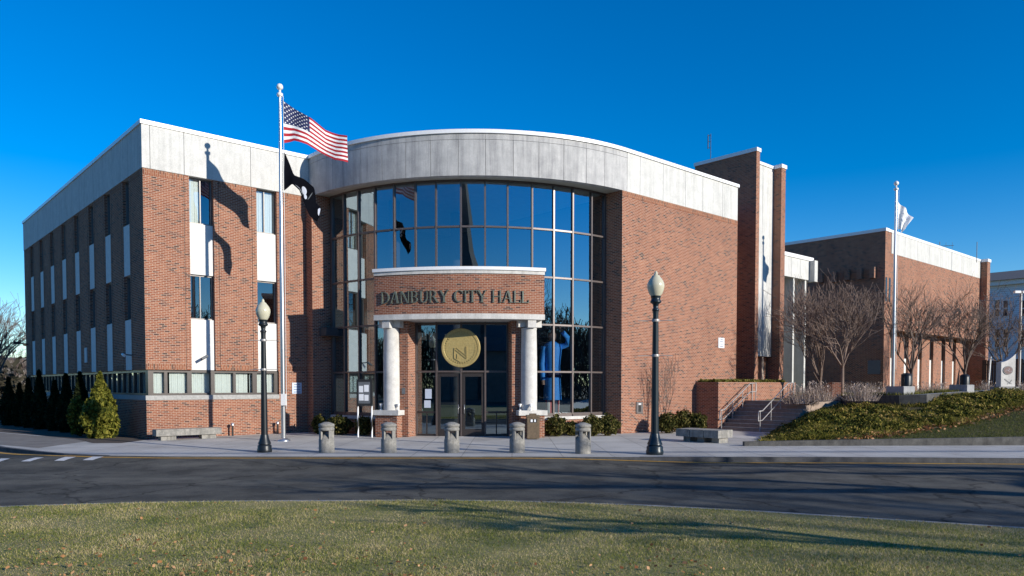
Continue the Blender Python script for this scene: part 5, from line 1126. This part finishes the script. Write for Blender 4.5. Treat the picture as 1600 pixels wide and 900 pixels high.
p = atD(30, 600, 90); bare_tree((p[0], p[1], 0), 6.5, 1.2, 'small distant bare tree beside the far low building', 'bark', 0.2, 0.15, 5, 24, None, (5, 4, 3, 3, 3), 0.4, rmin=0.015)

p = atD(1040, 600, 33.6); bare_tree((p[0], p[1], 0), 3.3, 0.55, 'thin bare shrub against the right brick wall behind the street lamp', 'bark', 0.08, 0.03, 4, 52, None, (5, 3, 3, 2), 0.7, name='bare_shrub', rmin=0.006)

# ------------------------------------------------------------------ far left: low building, hedge
p = atD(28, 600, 95)
lb = thing('low_building', (p[0], p[1], 0), 'low grey building far behind the evergreen hedge', 'building', 0.3)
g = MB(); g.box(-8, 10, 0, 8, -0.3, 5.3); g.build('wall', 'old_pavement', lb); g = MB(); g.box(-8.2, 10.2, -0.2, 8.2, 5.3, 5.6); g.build('roof', 'roof_slate', lb)
for x in (-5, -1, 3, 7): g = MB(); g.box(x-0.6, x+0.6, -0.05, -0.005, 2, 3.6); g.build('window', 'dark_glass', lb)
n_ = 9000; X = RNG.uniform(-110, -46, n_); Y = RNG.uniform(82, 90, n_); Z = np.abs(RNG.normal(0, 2.2, n_))*(0.7+0.5*np.sin(X*0.4)); o = leaf_cloud('scrub', np.stack([X, Y, Z], 1), 0.35, 'hedge_far', None, 0.4); tag(o, 'brown winter scrub far off at the left edge', 'scrub', kind='stuff')
# wall lamp on the far end of the side wall
g = MB(); g.tube([(0, 0, 0), (-0.55, 0, 0.05)], 0.04, 6); g.box(-0.8, -0.45, -0.12, 0.12, -0.02, 0.12); w_, z_ = onside(42, 513, 0.0); o = g.build('wall_lamp', 'lamp_black'); o.location = (*glob(0, LW-0.3), z_-1.0); o.rotation_euler = (0, 0, TH); tag(o, 'dark wall lamp sticking out at the far end of the left wing', 'wall lamp')

# ------------------------------------------------------------------ far right: pale house, fence, light pole
ph = atD(1690, 600, 70); hu, hw_ = loc(ph[0], ph[1])
hs_ = thing('pale_house', (ph[0], ph[1], 1.9), 'pale clapboard house in shade beyond the brick building', 'house', TH)
def hsd(x, y): w, z = onside(x, y, hu); return w-hw_, z-1.9
ztop = hsd(1600, 443)[1]
m, n, b = nodes('clapboard'); co = coord(n); wv = n.nodes.new('ShaderNodeTexWave'); wv.bands_direction = 'Z'; wv.inputs['Scale'].default_value = 1.6; n.links.new(co, wv.inputs['Vector']); r = ramp(n, wv.outputs[0], [(0.0, (0.42, 0.46, 0.52)), (0.25, (0.58, 0.63, 0.70)), (1, (0.62, 0.67, 0.74))]); n.links.new(r.outputs[0], b.inputs['Base Color']); b.inputs['Roughness'].default_value = 0.8
g = MB(); g.box(0, 14, -2, 22, -0.3, ztop); g.build('wall', 'clapboard', hs_)
g = MB(); g.box(-0.5, 14.5, -2.5, 22.5, ztop, ztop+0.45); g.build('cornice', 'house_trim', hs_)
g = MB(); A_ = [(-0.8, -2.8), (14.8, -2.8), (14.8, 22.8), (-0.8, 22.8)]; zr = ztop+0.45
for i in range(4): j = (i+1) % 4; g.face([(*A_[i], zr), (*A_[j], zr), (7, 14 if j in (2,) or i == 2 else 6, zr+1.8), (7, 14 if i in (2, 3) else 6, zr+1.8)])
g.face([(*q_, zr) for q_ in A_[::-1]]); g.build('roof', 'roof_slate', hs_)
for px in (1558.5, 1571.5, 1600):
    for y0, y1 in ((470, 494), (515, 542)):
        w0, z1 = hsd(px-3, y0); w1, z0 = hsd(px+3, y1); g = MB(); g.box(-0.06, -0.005, min(w0, w1)-0.12, max(w0, w1)+0.12, z0-0.12, z1+0.12); o = g.build('window', 'house_trim', hs_); g = MB(); g.box(-0.075, -0.061, min(w0, w1), max(w0, w1), z0, (z0+z1)/2-0.06); g.box(-0.075, -0.061, min(w0, w1), max(w0, w1), (z0+z1)/2+0.06, z1); g.build('pane', 'dark_glass', o)
p = atD(1592, 604, 56); t = thing('light_pole', (p[0], p[1], 1.8), 'pole with a T shaped twin light before the pale house', 'light pole'); hq = atD(1592, 457, 56)[2]-1.8
g = MB(); g.lathe([(0.10, 0), (0.08, hq)], n=10); g.build('shaft', 'rail_metal', t)
for s_ in (-1, 1): g = MB(); g.box(0.08 if s_ > 0 else -0.5, 0.5 if s_ > 0 else -0.08, -0.12, 0.12, hq-0.05, hq+0.12); g.build('lamp_head', 'white_metal', t)
p = atD(1544, 604, 50); t = thing('sign_post', (p[0], p[1], 1.8), 'thin pale leaning post left of the carved monument', 'post', 0); g = MB(); g.tube([(0, 0, 0), (0.12, 0, 2.2)], 0.05, 6); g.build('shaft', 'white_metal', t)
p0, p1 = atD(1534, 600, 60), atD(1680, 600, 56); d = np.array([p1[0]-p0[0], p1[1]-p0[1]]); Lf = float(np.linalg.norm(d)); t = thing('dark_fence', (p0[0], p0[1], 1.8), 'dark board fence in front of the pale house', 'fence', math.atan2(d[1], d[0]))
g = MB()
for i in range(int(Lf/0.16)): g.box(i*0.16, i*0.16+0.14, 0, 0.04, -0.1, 2.3+0.05*math.sin(i*9.1))
g.build('boards', 'mulch', t); g = MB(); g.box(0, Lf, 0.05, 0.12, 0.4, 0.5); g.box(0, Lf, 0.05, 0.12, 1.9, 2.0); g.build('rail', 'mulch', t)
pa, pb_ = atD(1592, 462, 56), atD(1530, 470, 52); g = MB(); g.tube([tuple(pa), tuple((pa+pb_)/2-np.array([0, 0, 0.15])), tuple(pb_)], 0.02, 4); tag(g.build('cable', 'black_plastic'), 'thin cable running from the light pole to the brick building', 'cable')

# ------------------------------------------------------------------ behind and beside the viewer: what the glass reflects and what shades the road
def limb_tree(pos, th, limbs, label, seed):
    rnd = random.Random(seed); t = thing('street_tree', pos, label, 'tree', 0, 'street trees beside the road'); g = MB(); g.tube([(0, 0, -0.1), (0.05, 0, th*0.5), (0, 0.05, th)], 0.36, 10, 0, 0.26); g.build('trunk', 'bark', t)
    g = MB()
    for (dx, dy, dz, z0, r_) in limbs:
        n_ = 12; pts = [np.array((dx*i/n_+rnd.gauss(0, 0.05), dy*i/n_+rnd.gauss(0, 0.16), z0+dz*i/n_+0.5*math.sin(PI*i/n_)+rnd.gauss(0, 0.05))) for i in range(n_+1)]; pts[0] = np.array((0, 0, z0-0.2)); g.tube(pts, r_, 7, 0, r_*0.25)
        for i in range(3, n_):
            for q in range(3):
                p0 = pts[i]; d_ = np.array((dx/abs(dx)*rnd.uniform(0.3, 1.0), rnd.gauss(0, 0.35), rnd.uniform(-0.1, 0.5))); L = rnd.uniform(0.8, 2.2); m1 = p0+d_*L*0.5+np.array((0, 0, 0.1)); e1 = p0+d_*L; g.tube([p0, m1, e1], 0.035, 4, 0, 0.01)
                for w_ in range(2): e2 = m1+np.array((dx/abs(dx)*rnd.uniform(0.2, 0.8), rnd.gauss(0, 0.3), rnd.uniform(0, 0.4))); g.tube([m1, (m1+e2)/2, e2], 0.016, 3, 0, 0.008)
    g.build('crown', 'bark', t)
limb_tree((25, 6.0, -0.05), 5.0, [(-15, 1.2, 0.3, 4.7, 0.21), (-14, -1.2, 0.8, 4.9, 0.16), (-13, 2.8, 1.4, 5.0, 0.14), (-8, 0.5, 2.5, 5.0, 0.14), (8, 1, 1.5, 4.8, 0.15)], 'wide bare street tree with long level limbs, out to the right', 31)
limb_tree((34, 8.5, -0.05), 5.2, [(-15, 0.2, 0.4, 4.9, 0.2), (-13, 2.0, 0.9, 5.0, 0.15), (-10, -1.0, 2.0, 5.1, 0.15), (9, 1, 1.0, 4.9, 0.15)], 'wide bare street tree farther along the road, out to the right', 33)
limb_tree((17.5, 2.6, -0.05), 3.4, [(-9.5, 4.2, 0.2, 3.2, 0.12), (-7, 1.5, 0.6, 3.3, 0.09), (6, 0, 0.8, 3.3, 0.12)], 'low bare tree with a long level limb beside the viewer on the green', 37)
bare_tree((38, -9, -0.1), 13.5, 1.0, 'tall bare tree beyond the street to the right of the viewer', 'bark', 0.25, 0.28, 5, 47, 'large bare trees across the green', (5, 4, 3, 3, 2), 0.4, name='park_tree', rmin=0.02)
for i, (x, y, h, sd) in enumerate(((-12, -26, 15, 41), (9, -30, 17, 43), (3, -40, 15, 45))):
    bare_tree((x, y, -0.1), h, 1.0, ('large bare tree behind the viewer, left', 'large bare tree behind the viewer, right', 'large bare tree behind the viewer, farthest')[i], 'bark', 0.25, 0.3, 5, sd, 'large bare trees across the green', (5, 4, 3, 3, 2), 0.4, name='park_tree', rmin=0.02)
hb = thing('gabled_house', (20, -45, -0.1), 'dark gabled house across the green behind the viewer', 'house', 0.2)
g = MB(); g.box(-7, 7, -5, 5, 0, 7); g.build('wall', 'old_pavement', hb)
g = MB(); g.face([(-7.5, -5.5, 7), (7.5, -5.5, 7), (7.5, 0, 11), (-7.5, 0, 11)]); g.face([(7.5, 5.5, 7), (-7.5, 5.5, 7), (-7.5, 0, 11), (7.5, 0, 11)]); g.face([(-7.5, 5.5, 7), (-7.5, -5.5, 7), (-7.5, 0, 11)]); g.face([(7.5, -5.5, 7), (7.5, 5.5, 7), (7.5, 0, 11)]); g.build('roof', 'roof_slate', hb)
ch = thing('church', (-5, -60, -0.1), 'church with a tall dark steeple across the green behind the viewer', 'church')
g = MB(); g.box(-6, 6, -18, 2, 0, 10); g.box(-2.6, 2.6, 2, 6, 0, 20); g.build('wall', 'old_pavement', ch)
g = MB(); g.lathe([(3.4, 20), (2.4, 23), (0.05, 40)], (0, 4, 0), 8, 0, False); g.face([(-6.5, -18, 10), (-6.5, 2, 10), (0, 2, 15), (0, -18, 15)]); g.face([(6.5, 2, 10), (6.5, -18, 10), (0, -18, 15), (0, 2, 15)]); g.face([(-6.5, 2, 10), (6.5, 2, 10), (0, 2, 15)]); g.build('roof', 'roof_slate', ch)
for zz, yy, lab in ((8.0, 8.8, 'overhead utility cable high over the green, lower one'), (8.7, 7.7, 'overhead utility cable high over the green, upper one')):
    g = MB(); g.tube([(-60+12*i, yy+0.2*math.sin(i), zz+0.25*math.cos(i*0.6)) for i in range(12)], 0.035, 5); tag(g.build('overhead_cable', 'black_plastic'), lab, 'cable')

def twigs(name, P):
    n_ = len(P); d = RNG.normal(0, 0.45, (n_, 3)); d[:, 2] = RNG.uniform(0.5, 1.2, n_); w = RNG.normal(0, 1, (n_, 3)); w[:, 2] = 0; w /= np.linalg.norm(w, axis=1)[:, None]
    return quads(name, P, w*RNG.uniform(0.03, 0.12, (n_, 1)), d*RNG.uniform(0.5, 1.6, (n_, 1)), 'hedge_far')
n_ = 30000; Y = RNG.uniform(-75, 30, n_); X = 88+RNG.uniform(-7, 7, n_); Z = RNG.uniform(0, 1, n_)**0.8*(9.5+2.5*np.sin(Y*0.21)+1.2*np.sin(Y*0.6))
o = twigs('tree_belt', np.stack([X, Y, Z], 1)); tag(o, 'belt of winter trees along the street far out to the right', 'trees', kind='stuff')
n_ = 70000; X = RNG.uniform(-150, 150, n_); base_ = 14+3.5*np.sin(X*0.11)+2.0*np.sin(X*0.37+1)+1.2*np.sin(X*0.9); Y = -70+RNG.uniform(-6, 6, n_)-0.002*X**2*-1; Z = np.abs(RNG.uniform(0, 1, n_)**0.8)*base_
o = twigs('tree_belt', np.stack([X, Y, Z], 1)); tag(o, 'belt of winter trees across the green far behind the viewer', 'trees', kind='stuff')
for i, (x, y, w_, d_, h_, lab) in enumerate(((-34, -52, 9, 7, 8.5, 'dark wide house across the green far to the left behind the viewer'), (44, -40, 8, 7, 9.5, 'dark tall house across the green far to the right behind the viewer'), (-60, -30, 8, 8, 9, 'dark house by the side road behind the viewer'))):
    t = thing('row_house', (x, y, -0.1), lab, 'house', 0.15*i); g = MB(); g.box(-w_, w_, -d_, d_, 0, h_); g.build('wall', 'old_pavement', t)
    g = MB(); g.face([(-w_-0.4, -d_-0.4, h_), (w_+0.4, -d_-0.4, h_), (w_+0.4, 0, h_+4), (-w_-0.4, 0, h_+4)]); g.face([(w_+0.4, d_+0.4, h_), (-w_-0.4, d_+0.4, h_), (-w_-0.4, 0, h_+4), (w_+0.4, 0, h_+4)]); g.face([(-w_, d_, h_), (-w_, -d_, h_), (-w_, 0, h_+4)]); g.face([(w_, -d_, h_), (w_, d_, h_), (w_, 0, h_+4)]); g.build('roof', 'roof_slate', t)
